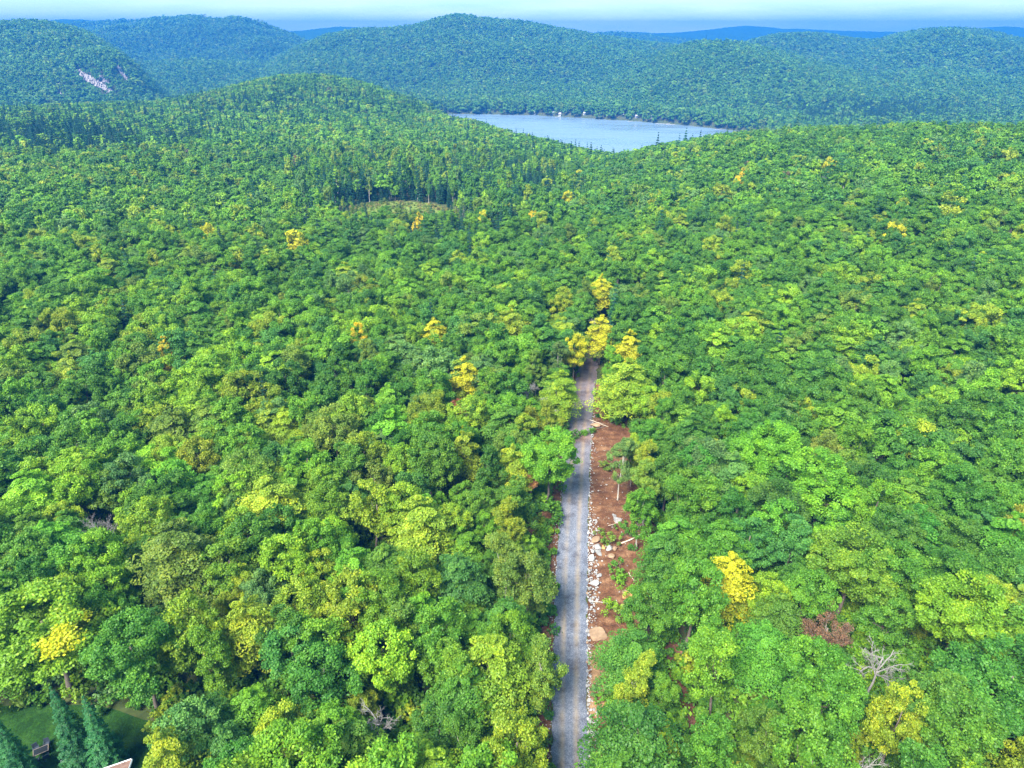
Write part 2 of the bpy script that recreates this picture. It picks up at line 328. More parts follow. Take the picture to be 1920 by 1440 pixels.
def road_mat():
    m, nt, out = new_mat('gravel'); b = pbsdf(nt, 0.9, 0.2); L = nt.links.new; N = nt.nodes.new
    g = N('ShaderNodeNewGeometry'); at = N('ShaderNodeAttribute'); at.attribute_name = 'lat'
    vo = N('ShaderNodeTexVoronoi'); vo.inputs['Scale'].default_value = 5.0; L(g.outputs['Position'], vo.inputs['Vector'])
    n1 = noise_node(nt, 9.0, 5, 0.75, g.outputs['Position']); r = ramp(nt, [(0.28, (0.05, 0.06, 0.085)), (0.5, (0.125, 0.138, 0.178)), (0.72, (0.29, 0.305, 0.355))]); L(n1.outputs[0], r.inputs[0])
    vr = ramp(nt, [(0.0, (0.65, 0.66, 0.68)), (1.0, (1.25, 1.22, 1.2))]); L(vo.outputs['Color'], vr.inputs[0])
    mu = N('ShaderNodeMix'); mu.data_type = 'RGBA'; mu.blend_type = 'MULTIPLY'; mu.inputs[0].default_value = 0.9; L(r.outputs[0], mu.inputs[6]); L(vr.outputs[0], mu.inputs[7])
    # sandy wheel tracks, broken up along the road
    tr = ramp(nt, [(0.0, (0, 0, 0)), (0.16, (0, 0, 0)), (0.30, (1, 1, 1)), (0.40, (0, 0, 0)), (0.56, (0, 0, 0)), (0.68, (1, 1, 1)), (0.80, (0, 0, 0))]); L(at.outputs['Fac'], tr.inputs[0])
    n2 = noise_node(nt, 0.16, 4, 0.6, g.outputs['Position']); mr = N('ShaderNodeMapRange'); mr.inputs['From Min'].default_value = 0.38; mr.inputs['From Max'].default_value = 0.62; mr.inputs['To Min'].default_value = 0.25; mr.inputs['To Max'].default_value = 0.95; L(n2.outputs[0], mr.inputs['Value'])
    mm = N('ShaderNodeMath'); mm.operation = 'MULTIPLY'; L(tr.outputs[0], mm.inputs[0]); L(mr.outputs[0], mm.inputs[1])
    mt = N('ShaderNodeMix'); mt.data_type = 'RGBA'; mt.inputs[7].default_value = (0.27, 0.21, 0.15, 1); L(mm.outputs[0], mt.inputs[0]); L(mu.outputs[2], mt.inputs[6])
    # soil dragged on to the stone further up
    so = N('ShaderNodeAttribute'); so.attribute_name = 'soil'; n3 = noise_node(nt, 0.5, 5, 0.65, g.outputs['Position'])
    ms = N('ShaderNodeMath'); ms.operation = 'MULTIPLY'; L(so.outputs['Fac'], ms.inputs[0]); L(n3.outputs[0], ms.inputs[1])
    mz = N('ShaderNodeMix'); mz.data_type = 'RGBA'; mz.inputs[7].default_value = (0.20, 0.115, 0.085, 1); L(ms.outputs[0], mz.inputs[0]); L(mt.outputs[2], mz.inputs[6])
    dp = noise_node(nt, 0.33, 6, 0.7, g.outputs['Position']); dr = ramp(nt, [(0.36, (0.62, 0.60, 0.60)), (0.52, (1, 1, 1)), (0.75, (1.22, 1.2, 1.15))]); L(dp.outputs[0], dr.inputs[0])
    dm = N('ShaderNodeMix'); dm.data_type = 'RGBA'; dm.blend_type = 'MULTIPLY'; dm.inputs[0].default_value = 1; L(mz.outputs[2], dm.inputs[6]); L(dr.outputs[0], dm.inputs[7]); L(dm.outputs[2], b.inputs['Base Color'])
    bp = N('ShaderNodeBump'); bp.inputs['Strength'].default_value = 0.8; bp.inputs['Distance'].default_value = 0.06; L(vo.outputs['Distance'], bp.inputs['Height']); L(bp.outputs[0], b.inputs['Normal'])
    L(b.outputs[0], out.inputs[0]); return m
ys = np.arange(18, ROAD_END+0.1, 0.5); us = np.linspace(0, 1, 25)
Yg, Ug = np.meshgrid(ys, us, indexing='ij'); wv = half_w(Yg)
edge = 0.5*fbm(Yg*0.7, np.sign(Ug-0.5)*7, 3)*np.abs(2*Ug-1)
Xg = road_x(Yg)+(2*Ug-1)*(wv+edge*2)
Zg = Hz(Xg, Yg)+0.24-0.20*(2*Ug-1)**4-0.05*np.exp(-((Ug-0.30)/0.07)**2)-0.05*np.exp(-((Ug-0.70)/0.07)**2)+0.05*fbm(Xg*1.3, Yg*1.3, 3)
k = np.arange(Xg.size).reshape(Xg.shape); q = np.stack([k[:-1, :-1], k[:-1, 1:], k[1:, 1:], k[1:, :-1]], -1).reshape(-1, 4)
soil = np.clip((Yg-92)/60, 0, 1)*0.9+0.9*np.exp(-((Yg-124)/2.2)**2)+np.clip((Yg-163)/6, 0, 1)
link('gravel_road', mesh_np('gravel_road', np.stack([Xg, Yg, Zg], -1).reshape(-1, 3), [q], [road_mat()],
     dict(lat=('POINT', 'FLOAT', Ug.ravel()), soil=('POINT', 'FLOAT', np.clip(soil, 0, 1.4).ravel())), smooth=True), kind='structure')

def soil_mat(name, a, b_, c):
    m, nt, out = new_mat(name); b = pbsdf(nt, 0.95, 0.1); L = nt.links.new; g = nt.nodes.new('ShaderNodeNewGeometry')
    n = noise_node(nt, 0.45, 8, 0.72, g.outputs['Position']); r = ramp(nt, [(0.32, a), (0.5, b_), (0.70, c)]); L(n.outputs[0], r.inputs[0])
    n2 = noise_node(nt, 4.5, 4, 0.7, g.outputs['Position']); r2 = ramp(nt, [(0.35, (0.6, 0.6, 0.6)), (0.65, (1.3, 1.25, 1.2))]); L(n2.outputs[0], r2.inputs[0])
    mu = nt.nodes.new('ShaderNodeMix'); mu.data_type = 'RGBA'; mu.blend_type = 'MULTIPLY'; mu.inputs[0].default_value = 1; L(r.outputs[0], mu.inputs[6]); L(r2.outputs[0], mu.inputs[7])
    L(mu.outputs[2], b.inputs['Base Color'])
    bp = nt.nodes.new('ShaderNodeBump'); bp.inputs['Strength'].default_value = 0.9; bp.inputs['Distance'].default_value = 0.12; L(n2.outputs[0], bp.inputs['Height']); L(bp.outputs[0], b.inputs['Normal'])
    L(b.outputs[0], out.inputs[0]); return m
M_SOIL = soil_mat('red_brown_soil', (0.056, 0.026, 0.014), (0.115, 0.054, 0.028), (0.23, 0.13, 0.07))
M_SAND = soil_mat('tan_soil', (0.12, 0.065, 0.035), (0.21, 0.125, 0.065), (0.29, 0.19, 0.11))
def soil_strip(name, y0, y1, lat0, lat1, mat, rough=0.35, lift=0.04, step=0.4, n=22, cx=road_x, sink=0.0):
    ys = np.arange(y0, y1, step); us = np.linspace(0, 1, n); Y, U = np.meshgrid(ys, us, indexing='ij')
    l0 = lat0(ys)[:, None]; l1 = lat1(ys)[:, None]+4.5*fbm(ys*0.35, ys*0+3.3, 3)[:, None]*np.sign(lat1(ys))[:, None]
    X = cx(Y)+l0+(l1-l0)*U
    e = np.minimum(1, 5*np.minimum(U, 1-U)); e = np.minimum(e, np.clip(np.minimum(Y-y0, y1-step-Y)/1.0, 0, 1))
    Z = Hz(X, Y)+lift+e*(0.12+rough*(0.5+fbm(X*0.55, Y*0.55, 4))+0.10*np.sin(Y*3.1+2*fbm(X*0.3, Y*0.3, 2))+0.28*fbm(X*2.2, Y*2.2, 3))-0.25*(1-e)*(U > 0.5)-sink*np.clip(1-np.minimum(np.clip(np.minimum(Y-y0, y1-step-Y)/4.5, 0, 1), np.minimum(1, 3*np.minimum(U+0.25, 1-U)))+1.2*fbm(X*0.6+40, Y*0.6, 3), 0, 1)
    k = np.arange(X.size).reshape(X.shape); q = np.stack([k[:-1, :-1], k[:-1, 1:], k[1:, 1:], k[1:, :-1]], -1).reshape(-1, 4)
    return link(name, mesh_np(name, np.stack([X, Y, Z], -1).reshape(-1, 3), [q], [mat], smooth=True), kind='structure')
soil_strip('soil_bank', 38, 150, lambda y: half_w(y)+0.05, lambda y: half_w(y)+7.5+4.5*np.clip((y-66)/12, 0, 1)-7.0*np.clip((y-126)/14, 0, 1), M_SOIL)
soil_strip('tan_soil_bank', 55, 73, lambda y: half_w(y)+0.1, lambda y: half_w(y)+4.4, M_SAND, rough=0.7, lift=0.06, sink=0.75)
soil_strip('soil_verge', 38, 172, lambda y: -half_w(y)-0.05, lambda y: -half_w(y)-5.2, M_SOIL)
soil_strip('road_head', 170, 186, lambda y: -half_w(y)-2, lambda y: half_w(y)+2, M_SOIL)
_t0, _t1 = hit(1270, 1225), hit(1312, 1440)
TX = np.polyfit([_t1[1]-6, _t1[1], _t0[1]], [_t1[0]+0.3, _t1[0], _t0[0]], 1)
track_x = lambda y: np.polyval(TX, y)
soil_strip('dirt_track', _t1[1]-8, _t0[1]+5, lambda y: -1.5+0*y, lambda y: 1.5+0*y, soil_mat('track_soil', (0.07, 0.034, 0.022), (0.13, 0.065, 0.04), (0.20, 0.11, 0.07)), cx=track_x)

# ------------------------------------------------------------------ tree shapes
def leafset(P, N, L, W, jit, rng):
    n = len(P); nn = norm(N+jit*rng.normal(size=(n, 3))); t = norm(np.cross(nn, rng.normal(size=(n, 3)))); b = np.cross(nn, t)
    s = rng.uniform(0.7, 1.3, (n, 1)); Lh = L*s/2; Wh = W*s/2
    V = np.stack([P-t*Lh, P+b*Wh-nn*Wh*0.35, P+t*Lh-nn*Lh*0.3, P-b*Wh-nn*Wh*0.35], 1)
    return V
def puff_leaves(C, R, N0, per, L, W, jit, rng, squash=1.0, up=0.45):
    """leaves over small clumps; C centres, R radii, N0 the outward side of each clump"""
    m = len(C); idx = np.repeat(np.arange(m), per); n = len(idx)
    d = norm(rng.normal(size=(n, 3))+N0[idx]*0.9); rr = R[idx]*(0.42+0.48*np.sqrt(rng.random(n))+0.55*rng.random(n)**4)
    ax = rng.uniform(0.7, 1.35, (m, 3)); off = d*rr[:, None]*ax[idx]; off[:, 2] *= squash
    P = C[idx]+off; N = norm(d+np.array([0, 0, up]))
    pv = rng.random(m); v = 0.42*pv[idx]+0.58*rng.random(n)
    return leafset(P, N, L, W, jit, rng), v, idx

HT, CR = 14.0, 3.7       # height and crown radius of a shape before scaling
def broadleaf(form, n_puff, per, L, W, seed, turn=None, flat=None):
    """returns leaf vertices (n,4,3), v per leaf, turn per leaf, and limb end points"""
    rng = np.random.default_rng(seed)
    if form == 'round':
        zc, hc = 9.0, 4.6; nl = rng.integers(5, 8)
        lob = [(rng.normal(0, 0.35), rng.normal(0, 0.35), zc+1.7, 2.2)]
        a0 = rng.random()*6.28
        for k in range(nl):
            a = a0+k*2*pi/nl+rng.normal(0, 0.22); rr = CR*rng.uniform(0.42, 0.60); lob.append((rr*cos(a), rr*sin(a), zc+rng.uniform(-1.9, 1.0), rng.uniform(1.5, 2.05)))
        for k in range(3):
            a = rng.random()*6.28; rr = CR*rng.uniform(0.1, 0.5); lob.append((rr*cos(a), rr*sin(a), zc-rng.uniform(1.6, 3.0), rng.uniform(1.2, 1.8)))
        lob = np.array(lob); pr = (0.50, 1.05); sq = 0.75; jit = 0.75; up = 0.55
    jit = up = 0.5 if form == 'layered' else 0
    if form == 'round': jit, up = 0.75, 0.55
    if form == 'airy':
        nl = rng.integers(8, 12); lob = []
        for k in range(nl):
            f = (k+0.5)/nl; a = rng.random()*6.28; rr = CR*rng.uniform(0.12, 0.62)*(1-0.55*abs(f-0.35)); lob.append((rr*cos(a), rr*sin(a), 5.2+f*7.6, rng.uniform(1.0, 1.6)*(1.15-0.55*f)))
        lob = np.array(lob); pr = (0.36, 0.85); sq = 0.9; jit = 0.85; up = 0.3
    if flat is not None: jit, up = flat
    if form in ('round', 'airy'):
        C, N0 = [], []
        tries = 0
        while len(C) < n_puff and tries < 6000:
            tries += 1; k = rng.integers(len(lob)); c = lob[k, :3]; r = lob[k, 3]; d = norm(rng.normal(size=3)+np.array([0, 0, 0.35]))
            p = c+d*r*np.array([1, 1, 0.85])*rng.uniform(0.82, 1.05)
            inside = (np.linalg.norm(lob[:, :3]-p, axis=1) < lob[:, 3]*0.78); inside[k] = False
            if inside.any(): continue
            if C and np.min(np.linalg.norm(np.array(C)-p, axis=1)) < pr[0]*0.75: continue
            C.append(p); N0.append(d)
        C = np.array(C); N0 = np.array(N0); R = rng.uniform(pr[0], pr[1], len(C))*(60/n_puff)**0.35
        V, v, idx = puff_leaves(C, R, N0, per, L, W, jit, rng, sq, up); ends = lob[:, :3]
    else:                                              # layered: flat sprays in tiers
        C, N0, E, S = [], [], [], []; nt = 9
        for k in range(nt):
            f = k/(nt-1); z = 4.8+7.6*f; rad = CR*(1.02*(1-f**2.6)**0.75+0.16)*rng.uniform(0.85, 1.1); m = max(3, int(round(n_puff/nt*(1.45-0.9*f)))); a0 = rng.random()*6.28
            for j in range(m):
                a = a0+j*2*pi/m+rng.normal(0, 0.25); rr = rad*rng.uniform(0.35, 0.85); C.append((rr*cos(a), rr*sin(a), z-0.16*rr+rng.normal(0, 0.3))); E.append(a); S.append(rad*rng.uniform(0.32, 0.5))
        C = np.array(C); E = np.array(E); S = np.array(S); m = len(C); idx = np.repeat(np.arange(m), per); n = len(idx)
        u = rng.normal(size=(n, 3)); u = u/np.maximum(1, np.linalg.norm(u, axis=1, keepdims=True)/1.3)
        lx = u[:, 0]*S[idx]; ly = u[:, 1]*S[idx]*0.6; lz = u[:, 2]*0.16-0.22*np.maximum(lx, 0)
        P = C[idx]+np.stack([np.cos(E[idx])*lx-np.sin(E[idx])*ly, np.sin(E[idx])*lx+np.cos(E[idx])*ly, lz], 1)
        N = norm(np.stack([np.cos(E[idx])*0.35, np.sin(E[idx])*0.35, np.ones(n)], 1))
        pv = rng.random(m); v = 0.5*pv[idx]+0.5*rng.random(n); V = leafset(P, N, L, W*0.9, 0.45, rng)
        ends = C[rng.permutation(m)[:9]]
    tv = np.zeros(len(V))
    if turn is not None:                               # clumps that have turned yellow
        pc = V.mean(1); pm = np.array([pc[idx == i].mean(0) for i in range(idx.max()+1)])
        hitp = turn(pm, rng); tv = hitp[idx]*rng.uniform(0.3, 1.0, len(idx))
    return V.reshape(-1, 3), v, tv, ends
def quads(n): return np.arange(n*4).reshape(n, 4)
def crown_mesh(name, form, n_puff, per, L, W, seed, mat, turn=None):
    V, v, t, ends = broadleaf(form, n_puff, per, L, W, seed, turn)
    return mesh_np(name, V, [quads(len(v))], [mat], dict(v=('FACE', 'FLOAT', v), turn=('FACE', 'FLOAT', t))), ends
def trunk_mb(ends, seed, slim=1.0, h=HT):
    rng = np.random.default_rng(seed+900); mb = MB(); top = 0.68*h
    zs = np.linspace(-0.4, top, 8); bx = np.cumsum(rng.normal(0, 0.12, 8)); by = np.cumsum(rng.normal(0, 0.12, 8)); bx[0] = by[0] = 0; bx[1] *= 0.3; by[1] *= 0.3
    P = np.stack([bx, by, zs], 1); mb.tube(P, np.linspace(0.24, 0.07, 8)*slim*np.array([1.35, 1.05, 1, 1, 1, 1, 1, 1]), 7)
    for e in np.asarray(ends)*np.array([0.82, 0.82, 0.92]):
        s = rng.uniform(0.42, 0.85); i = s*7; b0 = np.array([np.interp(i, range(8), P[:, c]) for c in range(3)]); b0[2] = min(b0[2], e[2]-0.6)
        b0[:2] = [np.interp(b0[2], zs, bx), np.interp(b0[2], zs, by)]
        mid = b0*0.5+e*0.5+rng.normal(0, 0.2, 3)+np.array([0, 0, -0.25]); mb.tube([b0, mid, e], np.array([0.085, 0.05, 0.02])*slim, 5)
    return mb
def spruce(n_tier, per, L, W, seed, h=13.0, r0=2.1):
    rng = np.random.default_rng(seed); Vs = []; vs = []
    for k in range(n_tier):
        f = k/(n_tier-1); z = 0.9+(h-0.9)*f**0.92; rad = r0*(1-f)**0.85+0.12; m = max(4, int(round((11 if n_tier > 8 else 6)*(1-f)+4))); a0 = rng.random()*6.28
        for j in range(m):
            a = a0+j*2*pi/m+rng.normal(0, 0.1); ln = rad*rng.uniform(0.8, 1.12); s = np.sqrt(rng.random(per)); x = s*ln
            w = 0.30*ln*(1-0.75*s)+0.06; y = rng.uniform(-1, 1, per)*w; zz = z-0.34*x-0.10*x*x/ max(ln, .3)-0.25*np.abs(y)+rng.normal(0, 0.04, per)
            P = np.stack([cos(a)*x-sin(a)*y, sin(a)*x+cos(a)*y, zz], 1); N = np.tile(norm(np.array([cos(a)*0.5, sin(a)*0.5, 1.0])), (per, 1))
            k_ = 1-0.55*f; Vs.append(leafset(P, N, L*k_, W*k_, 0.35, rng)); vs.append(0.5*rng.random()+0.5*rng.random(per))
    V = np.concatenate(Vs); return V.reshape(-1, 3), np.concatenate(vs)

FORMS = ['round']*5+['layered']*4+['airy']*4
BM_TURN = lambda pm, rng: ((pm[:, 0] > 1.2)*(pm[:, 2] > 9.2)*(rng.random(len(pm)) < 0.7)+(pm[:, 2] < 7.5)*(rng.random(len(pm)) < 0.15) > 0).astype(float)
HD = []; HD_T = []; HD_E = []; HD_B = []
for i, f in enumerate(FORMS):
    me, ends = crown_mesh('crown', f, 86 if f != 'airy' else 74, 260, 0.27 if f != 'airy' else 0.23, 0.19 if f != 'airy' else 0.16, 100+i, M_LEAF)
    HD.append(me); HD_E.append(ends); HD_T.append(trunk_mb(ends, i, 0.75 if f == 'airy' else 1.0).mesh('trunk', M_BARK, True)); HD_B.append(trunk_mb(ends, i, 0.7).mesh('trunk', M_BIRCH, True) if f == 'airy' else None)
XL = [crown_mesh('crown', 'round', 118, 330, 0.20, 0.145, 140+i, M_LEAF) for i in range(3)]; XL_T = [trunk_mb(e*np.array([0.8, 0.8, 0.9]), 20+i, 0.9).mesh('trunk', M_BARK, True) for i, (m_, e) in enumerate(XL)]
IDX = {f: [i for i, g in enumerate(FORMS) if g == f] for f in ('round', 'layered', 'airy')}

PCOL = bpy.data.collections.new('tree_shapes')      # shapes that the forest repeats
PROTO = []                                           # (lod, form)
def add_proto(lod, form, me):
    o = bpy.data.objects.new('p%03d' % len(PROTO), me); PCOL.objects.link(o); PROTO.append((lod, form))
def joined(V, v, trunk=None):
    if trunk is None: return mesh_np('tree', V, [quads(len(v))], [M_LEAF_I], dict(v=('FACE', 'FLOAT', v)))
    mb, bark = trunk; TV = np.vstack(mb.V); fs = [quads(len(v))]; n0 = len(V); na = 0
    f4 = np.vstack(mb.F4)+n0; f3 = np.vstack(mb.F3)+n0
    return mesh_np('tree', np.vstack([V, TV]), [quads(len(v)), f4, f3], [M_LEAF_I, bark], dict(v=('FACE', 'FLOAT', np.concatenate([v, np.full(len(f4)+len(f3), 0.5)]))), midx=np.concatenate([np.zeros(len(v)), np.ones(len(f4)+len(f3))]))
for i, f in enumerate(FORMS):                        # near
    V, v, t, e = broadleaf(f, 66, 230, 0.30 if f != 'airy' else 0.26, 0.21 if f != 'airy' else 0.18, 300+i); add_proto('N', f, joined(V, v, (trunk_mb(e, 40+i, 0.75 if f == 'airy' else 1), M_BARK)))
for i, f in enumerate(FORMS):                        # middle distance
    V, v, t, e = broadleaf(f, 44, 62, 0.64, 0.46, 400+i, None, (0.5, 0.65)); add_proto('M', f, joined(V, v, (trunk_mb(e[:3], 60+i, 1.1), M_BIRCH if f == 'airy' else M_BARK)))
for i, f in enumerate(FORMS[:-1]):                   # hillsides
    V, v, t, e = broadleaf(f, 26, 26, 1.15, 0.85, 500+i, None, (0.42, 0.75)); V[:, 2] = 1.5+(V[:, 2]-5)*1.05+np.minimum(0, V[:, 2]-8)*0.5+2; mb = MB(); mb.tube([[0, 0, -.5], [0, 0, 8]], [0.28, 0.12], 4); add_proto('L', f, joined(V, v, (mb, M_BARK)))
for i in range(5):                                   # far hillsides
    V, v, t, e = broadleaf('round', 15, 9, 2.5, 1.9, 600+i, None, (0.36, 0.8)); add_proto('X', 'round', joined(V, 0.3+0.4*v))
SPR_HD = []
for i in range(3): V, v = spruce(21, 80, 0.30, 0.12, 700+i); SPR_HD.append((V, v))
for i in range(3): V, v = spruce(15, 16, 0.65, 0.32, 710+i); mb = MB(); mb.tube([[0, 0, -.4], [0, 0, 12]], [0.2, 0.03], 6); add_proto('N', 'spruce', joined(V, v, (mb, M_BARK)))
for i in range(3): V, v = spruce(14, 13, 0.95, 0.55, 720+i, 13.0, 2.3); add_proto('M', 'spruce', joined(V, v))
for i in range(3): V, v = spruce(13, 11, 1.35, 0.80, 730+i, 13.0, 2.5); add_proto('L', 'spruce', joined(V, v))
for i in range(3):                                   # low shrubs of the undergrowth
    rng = np.random.default_rng(800+i); C = rng.normal(size=(11, 3))*np.array([0.75, 0.75, 0.4])+np.array([0, 0, 0.7]); C[:, 2] = np.abs(C[:, 2])
    V, v, _ = puff_leaves(C, rng.uniform(0.3, 0.6, 11), np.tile([0, 0, 1.0], (11, 1)), 90, 0.26, 0.18, 0.6, rng); add_proto('U', 'shrub', joined(V.reshape(-1, 3), v))
def protos(lod, form): return [i for i, p in enumerate(PROTO) if p == (lod, form)]

# leaf colours (linear)
PAL = {'deep green': (0.068, 0.188, 0.020), 'mid green': (0.096, 0.232, 0.020), 'bright green': (0.135, 0.296, 0.019), 'lime green': (0.195, 0.345, 0.019),
       'yellowish green': (0.235, 0.325, 0.021), 'olive green': (0.150, 0.240, 0.028), 'bluish green': (0.074, 0.205, 0.034), 'grey green': (0.115, 0.230, 0.048)}
YEL, ORA, YGR = (0.54, 0.45, 0.018), (0.52, 0.42, 0.018), (0.25, 0.33, 0.02)
SPR_C = (0.015, 0.075, 0.032)
names = list(PAL); PROB = np.array([0.13, 0.29, 0.26, 0.10, 0.055, 0.045, 0.075, 0.045]); PROB = PROB/PROB.sum()

# ------------------------------------------------------------------ where the trees stand
LAND = []          # landmarks for the labels: (x, y, phrase)
taken = []         # (x, y, r) spots that scattered trees keep away from
THINGS = []        # individual broadleaf trees to build
def spot(px, py, zc):
    """ground position of a tree whose crown centre, zc above the ground, lies that way"""
    p = hit(px, py, zc); d = project((p[0], p[1], p[2]+zc))[2]; return p, float(d)

M_GRASS = soil_mat('lawn_grass', (0.007, 0.026, 0.005), (0.014, 0.050, 0.007), (0.030, 0.080, 0.012))
def lawn(name, poly, mat, lift=0.06):
    P = np.array(poly); c = P.mean(0); V = [(*c, 0)]; n = len(P)
    rings = [0.33, 0.66, 1.0]
    for r in rings:
        for p in P: V.append((*(c+(p-c)*r), 0))
    V = np.array(V); V[:, 2] = Hz(V[:, 0], V[:, 1])+lift
    t = [(0, 1+i, 1+(i+1) % n) for i in range(n)]; q = []
    for k in range(len(rings)-1):
        for i in range(n): a = 1+k*n+i; b = 1+k*n+(i+1) % n; q.append((a, a+n, b+n, b))
    return link(name, mesh_np(name, V, [np.array(q), np.array(t)], [mat], smooth=True), kind='structure')
def ring_of(pix, m=48):
    P = np.array([hit(*p)[:2] for p in pix]); n = len(P); out = []
    for i in range(n):
        for s in np.linspace(0, 1, max(2, m//n), endpoint=False): out.append(P[i]*(1-s)+P[(i+1) % n]*s)
    out = np.array(out); c = out.mean(0); return c+(out-c)*(1+0.16*fbm(out[:, 0]*0.5, out[:, 1]*0.5, 3))[:, None]
lawn_ring = ring_of([(-90, 1330), (60, 1322), (170, 1322), (320, 1365), (370, 1440), (300, 1520), (-90, 1520)])
lawn('lawn', lawn_ring, M_GRASS)
meadow_pix = [(655, 396), (690, 381), (760, 378), (815, 384), (845, 396), (830, 410), (745, 418), (672, 410)]
meadow_ring = ring_of(meadow_pix, 64)
lawn('meadow', meadow_ring, soil_mat('marsh_grass', (0.085, 0.15, 0.025), (0.14, 0.19, 0.035), (0.18, 0.175, 0.05)), 0.25)
def in_poly(x, y, P):
    x = np.asarray(x); y = np.asarray(y); c = np.zeros(x.shape, bool); n = len(P)
    for i in range(n):
        x0, y0 = P[i]; x1, y1 = P[(i+1) % n]
        c ^= ((y0 > y) != (y1 > y)) & (x < (x1-x0)*(y-y0)/(y1-y0+1e-12)+x0)
    return c

# trees one can point at: (crown px, py, crown width px, form, colour, turn?, label start)
S = lambda *a: a
special = [
 (95, 1205, 200, 'round', 'lime green', True, 'large bright green tree with yellow patches on its crown', 'beside the lawn'),
 (262, 1235, 150, 'round', 'mid green', False, 'broad leafy green tree standing over the lawn', 'behind the two spruces'),
 (457, 1080, 62, 'layered', 'yellowish green', False, 'narrow golden green tree with tiered sprays', 'beside the tall lime green tree'),
 (540, 1058, 98, 'round', 'lime green', False, 'tall lime green tree with a lobed crown', 'beside the narrow golden green tree'),
 (340, 1050, 130, 'layered', 'olive green', False, 'wide olive green tree with feathery tiers', 'deep in the woods'),
 (725, 1238, 118, 'round', 'lime green', False, 'dense rounded lime green tree', 'behind a bare dark tree'),
 (700, 965, 95, 'round', 'yellowish green', False, 'rounded yellowish green tree', 'deep in the woods'),
 (795, 995, 105, 'layered', 'yellowish green', False, 'domed yellowish green tree with flat sprays', 'deep in the woods'),
 (1005, 1248, 105, 'airy', 'olive green', False, 'pale-trunked olive green tree overhanging the gravel road', 'on the lawn side'),
 (1025, 868, 105, 'round', 'bright green', False, 'bright green tree leaning its crown over the gravel road', 'on the lawn side'),
 (1046, 725, 64, 'layered', 'yellowish green', False, 'yellowish green tree with flat sprays reaching over the road', 'on the lawn side'),
 (1030, 790, 66, 'airy', 'yellowish green', False, 'upright yellowish green tree at the road edge', 'in front of a bare grey thicket'),
 (1172, 725, 84, 'layered', 'yellowish green', False, 'bushy yellowish green tree closing over the road', 'on the boulder side'),
 (1590, 1078, 150, 'round', 'bright green', False, 'broad bright green tree with clustered crown', 'behind the dry brown tree'),
 (1540, 925, 145, 'round', 'bright green', False, 'large bright green tree with flattened crown', 'deep in the boulder-side woods'),
 (1430, 855, 112, 'round', 'bright green', False, 'rounded bright green tree', 'deep in the boulder-side woods'),
 (1790, 1165, 150, 'round', 'lime green', False, 'broad lime green tree tinged with gold', 'beside the leafless grey tree'),
 (1535, 1290, 150, 'round', 'mid green', False, 'very broad green tree', 'between two leafless grey trees'),
 (1235, 1390, 70, 'round', 'yellowish green', False, 'small golden green tree beside the gravel road', 'between road and dirt track'),
 (630, 818, 85, 'round', 'olive green', False, 'dull yellow-olive tree', 'deep in the lawn-side woods'),
 (1165, 860, 72, 'airy', 'grey green', False, 'slender pale tree with two bare stems rising from brown soil', 'on the boulder side'),
 (1880, 1290, 190, 'round', 'deep green', False, 'large deep green tree', 'beside the lime green tree tinged with gold'),
 (1300, 1120, 110, 'round', 'mid green', False, 'rounded green tree beside the bright yellow tree', 'behind the brown soil bank'),
 (1350, 1250, 130, 'airy', 'bright green', False, 'tall leafy green tree', 'beside the dirt track'),
 (1330, 1390, 120, 'airy', 'mid green', False, 'tall leafy mid green tree', 'beside the dirt track'),
]
